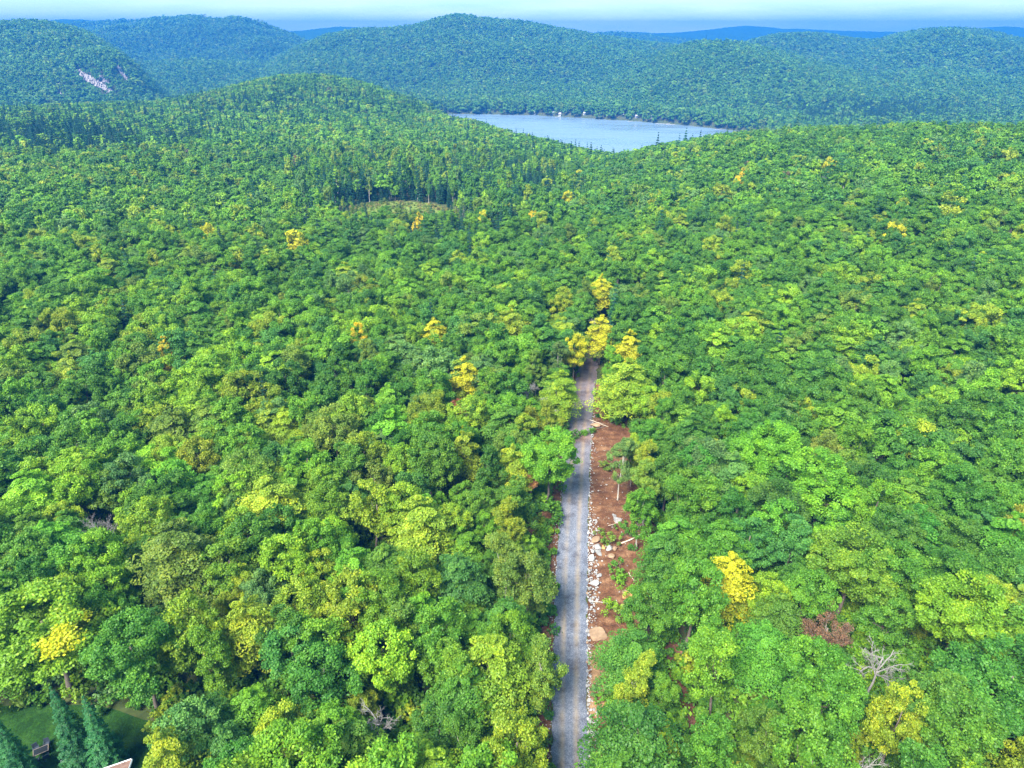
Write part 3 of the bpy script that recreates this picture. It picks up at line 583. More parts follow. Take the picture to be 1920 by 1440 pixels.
autumn = [  # px, py, width, colour, form, label
 (1370, 1072, 84, YEL, 'layered', 'bright yellow tree behind the brown soil bank'), (465, 1158, 92, YGR, 'layered', 'yellow-green tree with golden top below the lime green tree'),
 (1694, 1330, 40, YGR, 'round', 'small yellow tree in front of the leafless grey tree'), (308, 1412, 95, YGR, 'layered', 'golden tree at the edge of the lawn by the roof'),
 (557, 460, 42, YEL, 'round', 'bright yellow tree in the valley among dark spruces'), (673, 632, 36, ORA, 'round', 'small orange-yellow tree in the woods'),
 (814, 618, 46, YEL, 'layered', 'yellow tree with thin crown in the woods'), (870, 694, 52, YEL, 'layered', 'bright yellow domed tree in the woods'),
 (1077, 651, 42, YEL, 'round', 'rounded golden tree at the far end of the gravel road'), (1128, 612, 52, YEL, 'layered', 'tall yellow tree beyond the far end of the gravel road'),
 (1180, 643, 46, YEL, 'layered', 'wide yellow tree beside the far end of the gravel road'), (1127, 534, 40, YEL, 'layered', 'yellow tree in the woods beyond the road end'),
 (1055, 563, 44, YGR, 'round', 'rounded yellow-green tree in the woods beyond the road end'), (313, 658, 26, ORA, 'layered', 'small orange tree deep in the woods'),
 (137, 691, 52, YGR, 'layered', 'wide flat yellow-green tree deep in the woods'), (1675, 438, 34, YEL, 'round', 'bright yellow tree on the wooded slope'),
 (1352, 366, 34, YGR, 'layered', 'yellow-green slanting tree on the wooded slope'), (1391, 331, 24, ORA, 'layered', 'small orange tree high on the wooded slope'),
 (1556, 310, 20, YEL, 'round', 'small yellow tree high on the wooded slope'), (1065, 372, 20, YEL, 'layered', 'small yellow tree at the valley edge'),
 (1155, 352, 20, YGR, 'layered', 'small yellow-green tree at the valley edge'), (482, 439, 28, YGR, 'layered', 'yellow-green tree in the valley'),
 (440, 484, 38, YGR, 'layered', 'wide yellow-green tree in the valley'), (391, 436, 20, YEL, 'layered', 'small yellow tree in the valley'),
 (186, 479, 30, YGR, 'layered', 'low yellow-green tree in the valley'), (998, 408, 15, ORA, 'round', 'tiny orange tree by the spruces beyond the meadow'),
 (868, 838, 48, YGR, 'layered', 'yellow-topped tree beside the woods road'), (962, 866, 40, YGR, 'layered', 'small yellow-green tree near the gravel road'),
 (958, 606, 56, YGR, 'layered', 'broad pale yellow-green tree in the woods'), (1780, 392, 48, YGR, 'layered', 'broad yellow-green tree on the wooded slope'),
 (1690, 392, 26, YGR, 'round', 'rounded yellow-green tree on the wooded slope'), (905, 410, 20, YEL, 'round', 'small yellow tree near the meadow'),
 (785, 417, 14, ORA, 'round', 'tiny orange tree in front of the meadow'), 
 (290, 490, 26, YGR, 'layered', 'small yellow-green tree deep in the valley woods'), (1085, 330, 14, YEL, 'layered', 'tiny yellow tree below the lake'),
 (1230, 372, 26, YGR, 'round', 'small yellow-green tree above the valley'), (1945, 1425, 70, YGR, 'layered', 'golden tree at the edge of the boulder-side woods'),
]
def keep_clear(p, r, front=False, fr=1.6):
    taken.append((p[0], p[1], r)); u = p[:2]/np.hypot(p[0], p[1])
    if front: taken.append((p[0]-u[0]*(r+2.2), p[1]-u[1]*(r+2.2), fr))
for s in special:
    p, d = spot(s[0], s[1], 9.6); w = s[2]*d/F; keep_clear(p, w*0.40, True); THINGS.append(dict(x=p[0], y=p[1], s=w/(2*CR*0.98), form=s[3], col=PAL[s[4]], cname=s[4], turn=s[5], label=s[6]+(' '+s[7] if len((s[6]+' '+s[7]).split()) <= 16 else ''), special=True))
AUT = []
for a in autumn:
    p, d = spot(a[0], a[1], 10.8); w = a[2]*d/F; keep_clear(p, w*0.45, True, 2.6); AUT.append((p, max(0.74, w/(2*CR*0.98)), a))
dead_px = [(1655, 1222, 95, 'large leafless grey tree with spreading crooked limbs'), (1602, 1432, 120, 'leafless grey-brown tree with fine upright twigs'), (705, 1330, 66, 'leafless dark tree in a gap behind leafy crowns'),
           (182, 975, 66, 'leafless pale grey tree deep in the lawn-side woods'), (1030, 732, 46, 'leafless grey thicket tree near the far gravel road'), (990, 722, 40, 'leafless twiggy grey tree beside the grey thicket'),
           (1120, 600, 26, 'small leafless tree beyond the road end'), (1545, 330, 28, 'small leafless grey tree on the wooded slope')]
DEAD = []
for a in dead_px:
    p, d = spot(a[0], a[1], 9.5); w = a[2]*d/F; keep_clear(p, w*0.52, True, 3.0); DEAD.append((p, w, a[3]))
dry_px = [(1562, 1162, 80, 'dry tree with sparse reddish brown leaves', (0.19, 0.115, 0.065)), (866, 748, 30, 'small dry tree with red-brown leaves', (0.27, 0.10, 0.04)), (1000, 868, 34, 'dry pale orange sapling beside the gravel road', (0.45, 0.24, 0.09))]
DRY = []
for a in dry_px:
    p, d = spot(a[0], a[1], 9.5); w = a[2]*d/F; keep_clear(p, w*0.46, True, 2.8); DRY.append((p, w, a))
spr_px = [(134, 1376, 88, 1.02), (190, 1388, 92, 0.98), (22, 1410, 70, 0.9)]
SPR = []
for a in spr_px:
    p, d = spot(a[0], a[1], 5.5); taken.append((p[0], p[1], 2.2)); SPR.append((p, a[3]))

def corridor(x, y):
    """True where nothing tall may stand: the road, the bare soil, lawn, track, lake, meadow"""
    l = lateral(x, y); hw = half_w(y); on = (y < 185)
    right = np.where(y < 57, 1.9, np.where(y < 72, 4.6, np.where(y < 128, 7.6, 2.6)))
    right = np.where(y > 150, 1.6, right); left = np.where(y > 150, 1.8, 3.2)
    c = on & (l < hw+right) & (l > -hw-left)
    c |= (y >= 185) & (y < 240) & (np.abs(l) < 3.0) & (np.abs(x-road_x(185)) < 40)
    c |= in_poly(x, y, lawn_ring) | in_poly(x, y, meadow_ring)
    c |= (np.abs(x-track_x(y)) < 2.4) & (y < _t0[1]+5)
    return c

def scatter(d0, d1, sp, seed, amax=None):
    """jittered triangular grid of spots between two distances"""
    rng = np.random.default_rng(seed); xm = d1*0.98; nx = int(2*xm/sp)+1; ny = int(d1/(sp*0.87))+1
    I, J = np.meshgrid(np.arange(nx), np.arange(ny), indexing='ij'); x = (I+0.5*(J % 2))*sp-xm; y = J*sp*0.87
    x = (x+rng.uniform(-0.36, 0.36, x.shape)*sp).ravel(); y = (y+rng.uniform(-0.36, 0.36, y.shape)*sp).ravel()
    d = np.hypot(x, y); k = (d >= d0) & (d < d1) & (y > 10); x, y = x[k], y[k]
    z = Hz(x, y); k = (z > LAKE_Z-1.5) | (np.hypot(x, y) < 800); x, y, z = x[k], y[k], z[k]
    a, b, dep = project(np.stack([x, y, z], 1)); a2, b2, _ = project(np.stack([x, y, z+16], 1)); m = 60+6*F/dep
    k = (a > -m) & (a < 1920+m) & (b2 < 1440+m*0.6) & (b > -40); return x[k], y[k], z[k]
def visible(x, y, z, lift=14.0):
    """drop what lies well behind a hill (kept with a margin, so a step to the side is covered)"""
    d = np.hypot(x, y); s = (z+lift+10-CAM_Z)/d; n = len(x); ok = np.ones(n, bool)
    for f in np.linspace(0.25, 0.985, 90):
        ok &= s > (Hz(x*f, y*f)-6-CAM_Z)/(d*f)-0.002
    return ok
def clear_of_taken(x, y, pad):
    k = np.ones(len(x), bool)
    for tx, ty, r in taken: k &= np.hypot(x-tx, y-ty) > r+pad
    return k

def conifer_share(px, py):
    g = lambda cx, cy, sx, sy: np.exp(-((px-cx)/sx)**2-((py-cy)/sy)**2)
    f = 0.03+0.85*g(120, 262, 260, 42)+0.62*g(740, 345, 330, 50)+0.35*g(760, 440, 420, 34)+0.75*g(1680, 222, 260, 14)+0.35*g(600, 200, 300, 40)+0.40*g(1000, 330, 110, 45)
    f = f+0.65*g(1650, 200, 240, 14)+0.15*g(1600, 310, 350, 60)
    return np.clip(np.where(py > 560, 0.012, f), 0, 0.92)

# cabins along the far shore keep a gap in the trees
HAZE_COL, HAZE_D = (0.02, 0.17, 0.58, 1), 2.5e-4
CABINS = []
for px, py, w in [(1011, 204, 9), (1037, 217, 9), (1050, 217, 10), (1075, 205, 12), (1096, 217, 10), (1168, 215, 9), (1193, 222, 10), (1222, 222, 9), (1364, 222, 11), (1353, 231, 12), (1190, 189, 9), (1003, 216, 8)]:
    p = hit(px, py); CABINS.append((p[0], p[1], p[2], w*0.48)); u = p[:2]/np.hypot(p[0], p[1]); taken.append((p[0], p[1], 3)); taken.append((p[0]-u[0]*11, p[1]-u[1]*11, 3.5))
# nearest trees as things, the rest of the forest as one mass
x1, y1, z1 = scatter(20, 215, 5.05, 1)
_a, _b, _d = project(np.stack([x1, y1, z1+8], 1)); k = ~corridor(x1, y1) & clear_of_taken(x1, y1, 1.0) & ~((_a < 295) & (_b > 1325)); x1, y1, z1 = x1[k], y1[k], z1[k]
d1 = np.sqrt(x1**2+y1**2+(CAM_Z-9)**2); order = np.argsort(d1)
a_, b_, dep_ = project(np.stack([x1, y1, z1+9.5], 1))
inview = (a_ > -10) & (a_ < 1930) & (b_ < 1450)
rng = np.random.default_rng(21)
near = [i for i in order if inview[i]]
N_TREE = 300-len(THINGS)
# birches and other pale-stemmed slim trees stand mostly along the road
ind = []; nb = 0; birch = []
for i in near:
    l = lateral(x1[i], y1[i]); close = abs(l) < 13 and y1[i] < 150
    if close and rng.random() < 0.62 and nb < 90: birch.append(i); nb += 1
    elif len(ind) < N_TREE: ind.append(i)
used = set(ind) | set(birch)
PATCH = lambda x, y: fbm(x/55, y/55, 3)
def pick_colour(x, y, rng):
    p = PROB.copy(); l = PATCH(x, y); right = x > road_x(min(y, 170.0))
    warm = float(np.clip(l*3.5+(-0.30 if right else 0.22), -1, 1))
    p = p*np.exp(warm*np.array([-1.1, -0.2, 0.3, 0.6, 0.75, 0.4, -1.0, -0.2])); p /= p.sum()
    return names[rng.choice(len(names), p=p)]
for i in ind:
    c = pick_colour(x1[i], y1[i], rng); f = rng.choice(['round', 'layered', 'airy'], p=[0.52, 0.28, 0.20])
    THINGS.append(dict(x=x1[i], y=y1[i], s=float(np.clip(rng.normal(0.95, 0.17), 0.62, 1.4)), form=f, col=PAL[c], cname=c, turn=False, special=False))
for i in birch:
    c = names[rng.choice(len(names), p=[0.05, 0.22, 0.2, 0.08, 0.15, 0.15, 0.03, 0.12])]
    THINGS.append(dict(x=x1[i], y=y1[i], s=float(np.clip(rng.normal(0.78, 0.13), 0.5, 1.0)), form='airy', col=PAL[c], cname=c, turn=False, special=False, birch=True))

LAND = [(DEAD[0][0][0], DEAD[0][0][1], 'beside the large leafless grey tree'), (DEAD[1][0][0], DEAD[1][0][1], 'beside the twiggy leafless tree'), (DEAD[2][0][0], DEAD[2][0][1], 'beside the leafless dark tree'),
        (DEAD[3][0][0], DEAD[3][0][1], 'beside the leafless pale grey tree'), (DRY[0][0][0], DRY[0][0][1], 'beside the dry brown tree'), (SPR[0][0][0], SPR[0][0][1], 'beside the dark spruces'),
        (AUT[0][0][0], AUT[0][0][1], 'beside the bright yellow tree'), (AUT[1][0][0], AUT[1][0][1], 'beside the golden-topped tree'), (AUT[2][0][0], AUT[2][0][1], 'beside the small yellow tree'),
        (THINGS[0]['x'], THINGS[0]['y'], 'beside the yellow-patched tree'), (THINGS[3]['x'], THINGS[3]['y'], 'beside the tall lime green tree'), (THINGS[5]['x'], THINGS[5]['y'], 'beside the dense lime green tree'),
        (THINGS[13]['x'], THINGS[13]['y'], 'beside the broad clustered bright tree'), (THINGS[4]['x'], THINGS[4]['y'], 'beside the wide olive tree')]
FWORD = {'round': 'round-crowned', 'layered': 'tiered', 'airy': 'loose-crowned'}
TXY = np.array([(t['x'], t['y']) for t in THINGS])
def make_label(t):
    size = 'small' if t['s'] < 0.82 else ('large' if t['s'] > 1.12 else 'medium-sized')
    l = float(lateral(t['x'], t['y'])); side = 'boulder-side' if l > 0 else 'lawn-side'
    near_ = [(math.hypot(t['x']-a, t['y']-b), ph) for a, b, ph in LAND]; dm, ph = min(near_)
    if dm < 9: return f"{size} {'pale-stemmed' if t.get('birch') else FWORD[t['form']]} {t['cname']} tree {ph}"
    if abs(l) < 8.5: where = f'at {side} road edge'
    elif abs(l-(float(track_x(t['y']))-float(road_x(t['y'])))) < 6 and t['y'] < _t0[1]+4: where = 'beside the dirt track'
    elif abs(l) < 22: where = f'just inside {side} woods'
    elif abs(l) < 50: where = f'well inside {side} woods'
    else: where = f'deep in {side} woods'
    dn = np.hypot(TXY[:, 0]-t['x'], TXY[:, 1]-t['y']); nb = next((THINGS[k] for k in np.argsort(dn)[1:8] if THINGS[k]['cname'] != t['cname']), None)
    ns = 'small' if nb['s'] < 0.82 else ('large' if nb['s'] > 1.12 else FWORD[nb['form']])
    return f"{size} {'pale-stemmed' if t.get('birch') else FWORD[t['form']]} {t['cname']} tree {where} beside a {ns} {nb['cname']} one"
seen = 0
for n, t in enumerate(THINGS):
    rng2 = np.random.default_rng(3000+n); i = int(rng2.choice(IDX[t['form']]))
    if t['special'] and t['form'] == 'round': i = IDX['round'][n % 5]
    nm = 'birch_tree' if t.get('birch') else 'broadleaf_tree'
    root = empty(nm, (t['x'], t['y'], float(Hz(t['x'], t['y']))), rng2.random()*6.28)
    sz = t['s']*rng2.uniform(0.88, 1.15) if not t.get('birch') else t['s']*rng2.uniform(0.95, 1.2)
    sz = min(sz, 1.18)
    if t['special']: root.rotation_euler.z = 0.0; sz = max(0.95, min(1.3, t['s']*1.08))
    if n == 20: sz = 1.05
    root.scale = (t['s'], t['s'], sz); root.rotation_euler.x = rng2.normal(0, 0.03); root.rotation_euler.y = rng2.normal(0, 0.03)
    me = HD[i]
    if t['turn']: me = crown_mesh('crown', 'round', 90, 340, 0.24, 0.17, 103, M_LEAF, BM_TURN)[0]
    xl = t['form'] == 'round' and t['s'] > 1.2 and not t['turn']
    if xl: me = XL[n % 3][0]
    c = link('crown', me, root); v = rng2.uniform(0.88, 1.14); j = rng2.normal(0, 0.06, 3); c.color = (*[float(max(0.005, a*v*(1+q))) for a, q in zip(t['col'], j)], 1)
    link('trunk', XL_T[n % 3] if xl else HD_B[i] if (t.get('birch') or n in (8, 20)) and HD_B[i] else HD_T[i], root)
    tag(root, t.get('label') or make_label(t), 'tree', 'slim pale-stemmed trees along the gravel road' if t.get('birch') else 'green broadleaf trees of the forest')

MDL = {}
def auto_mesh(form, k, lod):
    key = (form, k, lod)
    if key not in MDL:
        npf, per, L, W = (60, 220, 0.30, 0.22) if lod == 'H' else (40, 70, 0.60, 0.44)
        MDL[key] = crown_mesh('crown', form, npf, per, L, W, 1200+k, M_LEAF, lambda pm, rg: (rg.random(len(pm)) < np.clip((pm[:, 2]-4.0)/4.0, 0.45, 0.96)).astype(float) if k < 3 else np.zeros(len(pm)))
    return MDL[key]
for n, (p, s, a) in enumerate(AUT):
    root = empty('autumn_tree', p, n*1.7); root.scale = (s*1.06, s*1.06, min(1.28, max(1.12, s*1.15)))
    me, ends = auto_mesh(a[4] if a[1] > 520 else 'round', n % 3 if a[3] == YEL else n % 3+3, 'H' if a[1] > 520 else 'M')
    c = link('crown', me, root); v = 0.9+0.2*((n*37) % 10)/10; c.color = (*[x*v for x in (YGR if a[3] == YEL else a[3])], 1)
    key = ('t', a[4] if a[1] > 520 else 'round', n % 3)
    if key not in MDL: MDL[key] = trunk_mb(ends, 77+n).mesh('trunk', M_BARK, True)
    link('trunk', MDL[key], root)
    tag(root, a[5], 'tree', 'trees turning yellow and orange')

# leafless trees
def bare_tree(name, p, w, label, seed, mat, lean=(0, 0), fine=1.0, height=11.5, leaves=None, thick=1.0):
    rng = np.random.default_rng(seed); root = empty(name, p); top = height*0.62
    zs = np.linspace(-0.3, top, 7); P = np.stack([np.cumsum(rng.normal(0, 0.10, 7))+lean[0]*zs/top, np.cumsum(rng.normal(0, 0.10, 7))+lean[1]*zs/top, zs], 1)
    mb = MB(); mb.tube(P, np.linspace(0.22, 0.12, 7)*thick, 7); link('trunk', mb.mesh('trunk', mat, True), root)
    ends = []
    def grow(mb, b, d, ln, r, depth):
        m = 4; pts = [b]; dd = d.copy()
        for _ in range(m): dd = norm(dd+rng.normal(0, 0.17, 3)+np.array([0, 0, 0.03])); pts.append(pts[-1]+dd*ln/m)
        pts = np.array(pts); mb.tube(pts, np.linspace(r, r*0.5, m+1)*1.25*thick, 4 if depth else 5, cap=False); ends.append(pts[-1])
        if depth < 3:
            for _ in range(int((4, 4, 3)[depth]*fine)):
                f = rng.uniform(0.3, 1.0); i = min(m-1, int(f*m)); b2 = pts[i]+(pts[i+1]-pts[i])*(f*m-i)
                grow(mb, b2, norm(dd*0.8+rng.normal(0, 0.55, 3)), ln*rng.uniform(0.38, 0.62), r*0.5, depth+1)
    nl = 8
    for k in range(nl):
        mb = MB(); f = rng.uniform(0.55, 1.0); b = np.array([np.interp(f*6, range(7), P[:, c]) for c in range(3)]); a = k*2*pi/nl+rng.normal(0, 0.3)
        grow(mb, b, norm(np.array([cos(a), sin(a), rng.uniform(0.35, 1.1)])), w*0.52*rng.uniform(0.75, 1.1), 0.095, 0)
        link('limb', mb.mesh('limb', mat), root)
    if leaves is not None:
        E = np.array(ends); R = rng.uniform(0.25, 0.5, len(E)); V, v, _ = puff_leaves(E, R, np.tile([0, 0, 1.0], (len(E), 1)), 22, 0.20, 0.13, 0.9, rng)
        c = link('crown', mesh_np('crown', V.reshape(-1, 3), [quads(len(v))], [M_LEAF], dict(v=('FACE', 'FLOAT', v), turn=('FACE', 'FLOAT', v*0))), root); c.color = (*leaves, 1)
    tag(root, label, 'tree', 'bare and dry trees in the forest'); return root
for n, (p, w, lab) in enumerate(DEAD):
    bare_tree('dead_tree', p, max(4, w), lab, 40+n, M_DEAD, lean=(1.2, 0.6) if n == 0 else (0, 0), fine=1.0 if n == 0 else 1.3, height=12.5, thick=0.78 if n == 0 else 0.55)
for n, (p, w, a) in enumerate(DRY): bare_tree('dry_tree', p, w, a[3], 60+n, M_BARK, leaves=a[4], height=12.0)

SPM = []
for V, v in SPR_HD: SPM.append(mesh_np('foliage', V, [quads(len(v))], [M_LEAF], dict(v=('FACE', 'FLOAT', v), turn=('FACE', 'FLOAT', v*0))))
mb = MB(); mb.tube([[0, 0, -.4], [0, 0, 6], [0, 0, 12.6]], [0.22, 0.14, 0.02], 7); SPT = mb.mesh('trunk', M_BARK, True)
def spruce_tree(p, s, n, label, h=1.0, lum=1.0):
    root = empty('spruce_tree', p, n*2.1); root.scale = (s, s, s*h); c = link('crown', SPM[n % 3], root); k = 0.9+0.25*((n*7) % 10)/10; c.color = (*[x*k*lum for x in (SPR_C if lum == 1 else (0.017, 0.078, 0.022))], 1); link('trunk', SPT, root)
    tag(root, label, 'tree', 'spruce trees')
spruce_tree(SPR[0][0], SPR[0][1], 0, 'dark spruce tree at the lawn edge, nearer the table', lum=1.9); spruce_tree(SPR[1][0], SPR[1][1], 1, 'dark spruce tree at the lawn edge, nearer the cottage roof', lum=1.9); spruce_tree(SPR[2][0], SPR[2][1], 2, 'smaller spruce tree on the far side of the lawn from the cottage', lum=1.9)
# pointed spruces that stand out in the valley by the meadow
vs = [(835, 430), (815, 420), (848, 436), (866, 418), (900, 425), (940, 432), (905, 448), (855, 452), (820, 455), (780, 450), (520, 452), (600, 458), (615, 464), (512, 470), (418, 470), (575, 440), (640, 462), (685, 392), (672, 402), (745, 405), (752, 398), (770, 396), (1610, 330), (1622, 338), (1600, 345), (1245, 322), (1250, 330), (1770, 350), (1545, 322), (960, 416), (988, 396), (1015, 390)]
for n, (px, py) in enumerate(vs):
    p, d = spot(px, py, 6); near_meadow = py < 410 and 660 < px < 780; slope = px > 1200
    taken.append((p[0], p[1], 1.0)); sc_ = (0.62, 0.5, 0.74)[n % 3] if near_meadow else (0.95, 0.75, 1.15)[n % 3]; sw = ('mid-height', 'low', 'tall')[n % 3]; spruce_tree(p, sc_, n, f'{sw} young dark spruce at the edge of the tan meadow' if near_meadow else (f'{sw} dark pointed spruce rising among the broadleaf trees of the slope' if slope else f"{sw} dark pointed spruce {'close to the tan meadow' if py < 437 and px > 700 else ('near the bright yellow valley tree' if px < 660 else 'above the valley trees beyond the meadow')}"), 1.15)

# ------------------------------------------------------------------ the rest of the forest: one mass
PTS = dict(p=[], i=[], s=[], r=[], c=[])
def put(x, y, z, idx, s, sz, rot, tilt, col):
    PTS['p'].append(np.stack([x, y, z], 1)); PTS['i'].append(idx); PTS['s'].append(np.stack([s, s, sz], 1)); PTS['r'].append(np.stack([tilt[:, 0], tilt[:, 1], rot], 1)); PTS['c'].append(col)
names_c = np.array([PAL[n] for n in names])
def forest(x, y, z, lod, seed, smul=1.0, spr_mul=1.0):
    rng = np.random.default_rng(seed); n = len(x); px, py, dep = project(np.stack([x, y, z+8], 1)); con = rng.random(n) < conifer_share(px, py)*spr_mul
    form = np.where(con, 'spruce', rng.choice(['round', 'layered', 'airy'], n, p=[0.60, 0.20, 0.20] if lod == 'N' else [0.72, 0.08, 0.20]) if lod in 'NM' else 'round')
    birchy = (np.abs(px-800) < 260) & (np.abs(py-345) < 55) & ~con & (lod == 'M') & (rng.random(n) < 0.6); form = np.where(birchy, 'airy', form)
    idx = np.zeros(n, int)
    for f in ('round', 'layered', 'airy', 'spruce'):
        pr = protos(lod, f) or protos('L', f); m = form == f; idx[m] = rng.choice(pr, m.sum())
    s = np.clip(rng.normal(0.98, 0.18, n), 0.6, 1.45)*smul; sz = np.clip(s/smul*rng.uniform(0.9, 1.12, n), 0.76, 1.16)*smul
    gx, gy, _ = project(np.stack([x, y, z], 1)); low = (np.abs(gx-748) < 118) & (gy > 386) & (gy < 470) & (lod == 'M'); lowf = np.where(low, np.clip((gy-386)/84, 0.22, 1), 1); s = s*np.maximum(lowf, 0.42); sz = sz*lowf
    s = np.where(con, s*0.85, s); sz = np.where(con, s*rng.uniform(1.05, 1.45, n), sz)
    s = np.where(birchy, s*0.8, s); sz = np.where(birchy, s*1.35, sz)
    l = PATCH(x, y); warm = np.clip(l*3.5+np.where(x > np.interp(y, [0, 170, 1500], [8, 20, 60]), -0.2, 0.2), -1, 1)
    P = PROB[None]*np.exp(warm[:, None]*np.array([-1.1, -0.2, 0.3, 0.6, 0.75, 0.4, -1.0, -0.2])[None]); P /= P.sum(1, keepdims=True)
    ci = (rng.random(n)[:, None] > np.cumsum(P, 1)).sum(1).clip(0, len(names)-1); col = names_c[ci]*rng.uniform(0.85, 1.18, (n, 1))
    aut = rng.random(n) < 0.003; col = np.where(aut[:, None], np.array(YGR)[None]*rng.uniform(0.7, 1.1, (n, 1)), col)
    aut2 = rng.random(n) < 0.001; col = np.where(aut2[:, None], np.array([0.20, 0.15, 0.07])[None], col)
    col = np.where(con[:, None], np.array(SPR_C)[None]*rng.uniform(0.8, 1.4, (n, 1)), col)
    if lod == 'X': col = col*0.55+0.45*np.array([0.085, 0.215, 0.028])[None]*np.where(con, 0.5, 1)[:, None]
    put(x, y, z, idx, s, sz, rng.random(n)*6.28, rng.normal(0, 0.04, (n, 2)), col)
r1 = np.array([i for i in range(len(x1)) if i not in used]); forest(x1[r1], y1[r1], z1[r1], 'N', 1)
def band(d0, d1, sp, lod, seed, smul=1.0, spr_mul=1.0):
    x, y, z = scatter(d0, d1, sp, seed); k = ~corridor(x, y) & clear_of_taken(x, y, 1.4)
    if d0 > 300: k &= visible(x, y, z)
    a, b, _ = project(np.stack([x, y, z+5], 1)); k &= ~cliff_mask(a, b, np.hypot(x, y))
    forest(x[k], y[k], z[k], lod, seed+50, smul, spr_mul); return int(k.sum())
CL = [((150, 140), (170, 152), 11), ((165, 148), (207, 174), 11), ((188, 146), (204, 160), 7), ((108, 160), (116, 164), 6), ((110, 178), (118, 181), 5), ((222, 128), (238, 150), 6), ((76, 160), (80, 162), 0)]
def cliff_mask(px, py, d):
    m = np.zeros(np.shape(px), bool)
    for (ax, ay), (bx, by), r in CL:
        t = np.clip(((px-ax)*(bx-ax)+(py-ay)*(by-ay))/max(1e-6, (bx-ax)**2+(by-ay)**2), 0, 1); m |= np.hypot(px-ax-t*(bx-ax), (py-ay-t*(by-ay))) < r*(1+0.6*np.sin(px*0.9+py*0.6))
    return m & (d > 1250) & (d < 2400)
nb_ = [band(215, 300, 5.1, 'N', 2), band(300, 560, 5.4, 'M', 3), band(560, 1250, 6.3, 'L', 4, 1.15), band(1250, 2000, 8.2, 'X', 5, 1.30), band(2000, 3300, 9.5, 'X', 6, 1.55, 0.5), band(3300, 4250, 14, 'X', 7, 2.2, 0)]
# undergrowth between the near trees
xu, yu, zu = scatter(30, 200, 2.2, 8); l = lateral(xu, yu); k = ~in_poly(xu, yu, lawn_ring) & (np.abs(l) > half_w(yu)+1.6) & ((l < 0) | (l > half_w(yu)+9.0) | (yu > 130) | ((yu < 62) & (l > half_w(yu)+3.2))) & (np.abs(xu-track_x(yu)) > 1.5) & (RNG.random(len(xu)) < 0.8)
xu, yu, zu = xu[k], yu[k], zu[k]; n = len(xu); su = RNG.uniform(0.7, 2.1, n)
cu = names_c[RNG.choice(len(names), n, p=PROB)]*RNG.uniform(0.8, 1.1, (n, 1))
put(xu, yu, zu, RNG.choice(protos('U', 'shrub'), n), su, su, RNG.random(n)*6.28, RNG.normal(0, 0.1, (n, 2)), cu)
# tufts and low bushes of the wet meadow
xu, yu, zu = scatter(250, 420, 2.4, 9); k = in_poly(xu, yu, meadow_ring) & (RNG.random(len(xu)) < 0.5); xu, yu, zu = xu[k], yu[k], zu[k]; n = len(xu); su = RNG.uniform(0.35, 1.0, n)*np.where(RNG.random(n) < 0.12, 2.0, 1)
put(xu, yu, zu+0.1, RNG.choice(protos('U', 'shrub'), n), su, su*0.8, RNG.random(n)*6.28, RNG.normal(0, 0.1, (n, 2)), np.array([(0.16, 0.20, 0.04), (0.24, 0.22, 0.06), (0.11, 0.18, 0.03)])[RNG.integers(0, 3, n)])
P = np.concatenate(PTS['p'])
print('FOREST', len(P), nb_, 'individual', len(THINGS), len(birch))
me = bpy.data.meshes.new('forest'); me.vertices.add(len(P)); me.vertices.foreach_set('co', P.astype(np.float32).ravel())
def pattr(name, typ, data):
    a = me.attributes.new(name, typ, 'POINT'); a.data.foreach_set({'INT': 'value', 'FLOAT_VECTOR': 'vector', 'FLOAT_COLOR': 'color'}[typ], data.ravel())
pattr('shape', 'INT', np.concatenate(PTS['i']).astype(np.int32)); pattr('size', 'FLOAT_VECTOR', np.concatenate(PTS['s']).astype(np.float32)); pattr('turnby', 'FLOAT_VECTOR', np.concatenate(PTS['r']).astype(np.float32))
cc = np.concatenate(PTS['c']); pattr('tint', 'FLOAT_COLOR', np.concatenate([cc, np.ones((len(cc), 1))], 1).astype(np.float32))
ng = bpy.data.node_groups.new('forest', 'GeometryNodeTree'); ng.interface.new_socket('Geometry', in_out='INPUT', socket_type='NodeSocketGeometry'); ng.interface.new_socket('Geometry', in_out='OUTPUT', socket_type='NodeSocketGeometry')
gi = ng.nodes.new('NodeGroupInput'); go = ng.nodes.new('NodeGroupOutput'); ip = ng.nodes.new('GeometryNodeInstanceOnPoints'); ci = ng.nodes.new('GeometryNodeCollectionInfo')
ci.inputs['Collection'].default_value = PCOL; ci.inputs['Separate Children'].default_value = True; ci.inputs['Reset Children'].default_value = True
def nattr(name, typ):
    a = ng.nodes.new('GeometryNodeInputNamedAttribute'); a.data_type = typ; a.inputs['Name'].default_value = name; return a.outputs['Attribute']
ng.links.new(gi.outputs[0], ip.inputs['Points']); ng.links.new(ci.outputs[0], ip.inputs['Instance']); ip.inputs['Pick Instance'].default_value = True
ng.links.new(nattr('shape', 'INT'), ip.inputs['Instance Index']); ng.links.new(nattr('size', 'FLOAT_VECTOR'), ip.inputs['Scale'])
er = ng.nodes.new('FunctionNodeEulerToRotation'); ng.links.new(nattr('turnby', 'FLOAT_VECTOR'), er.inputs[0]); ng.links.new(er.outputs[0], ip.inputs['Rotation'])
ng.links.new(ip.outputs[0], go.inputs[0])
fo = link('forest', me, kind='stuff'); md = fo.modifiers.new('trees', 'NODES'); md.node_group = ng

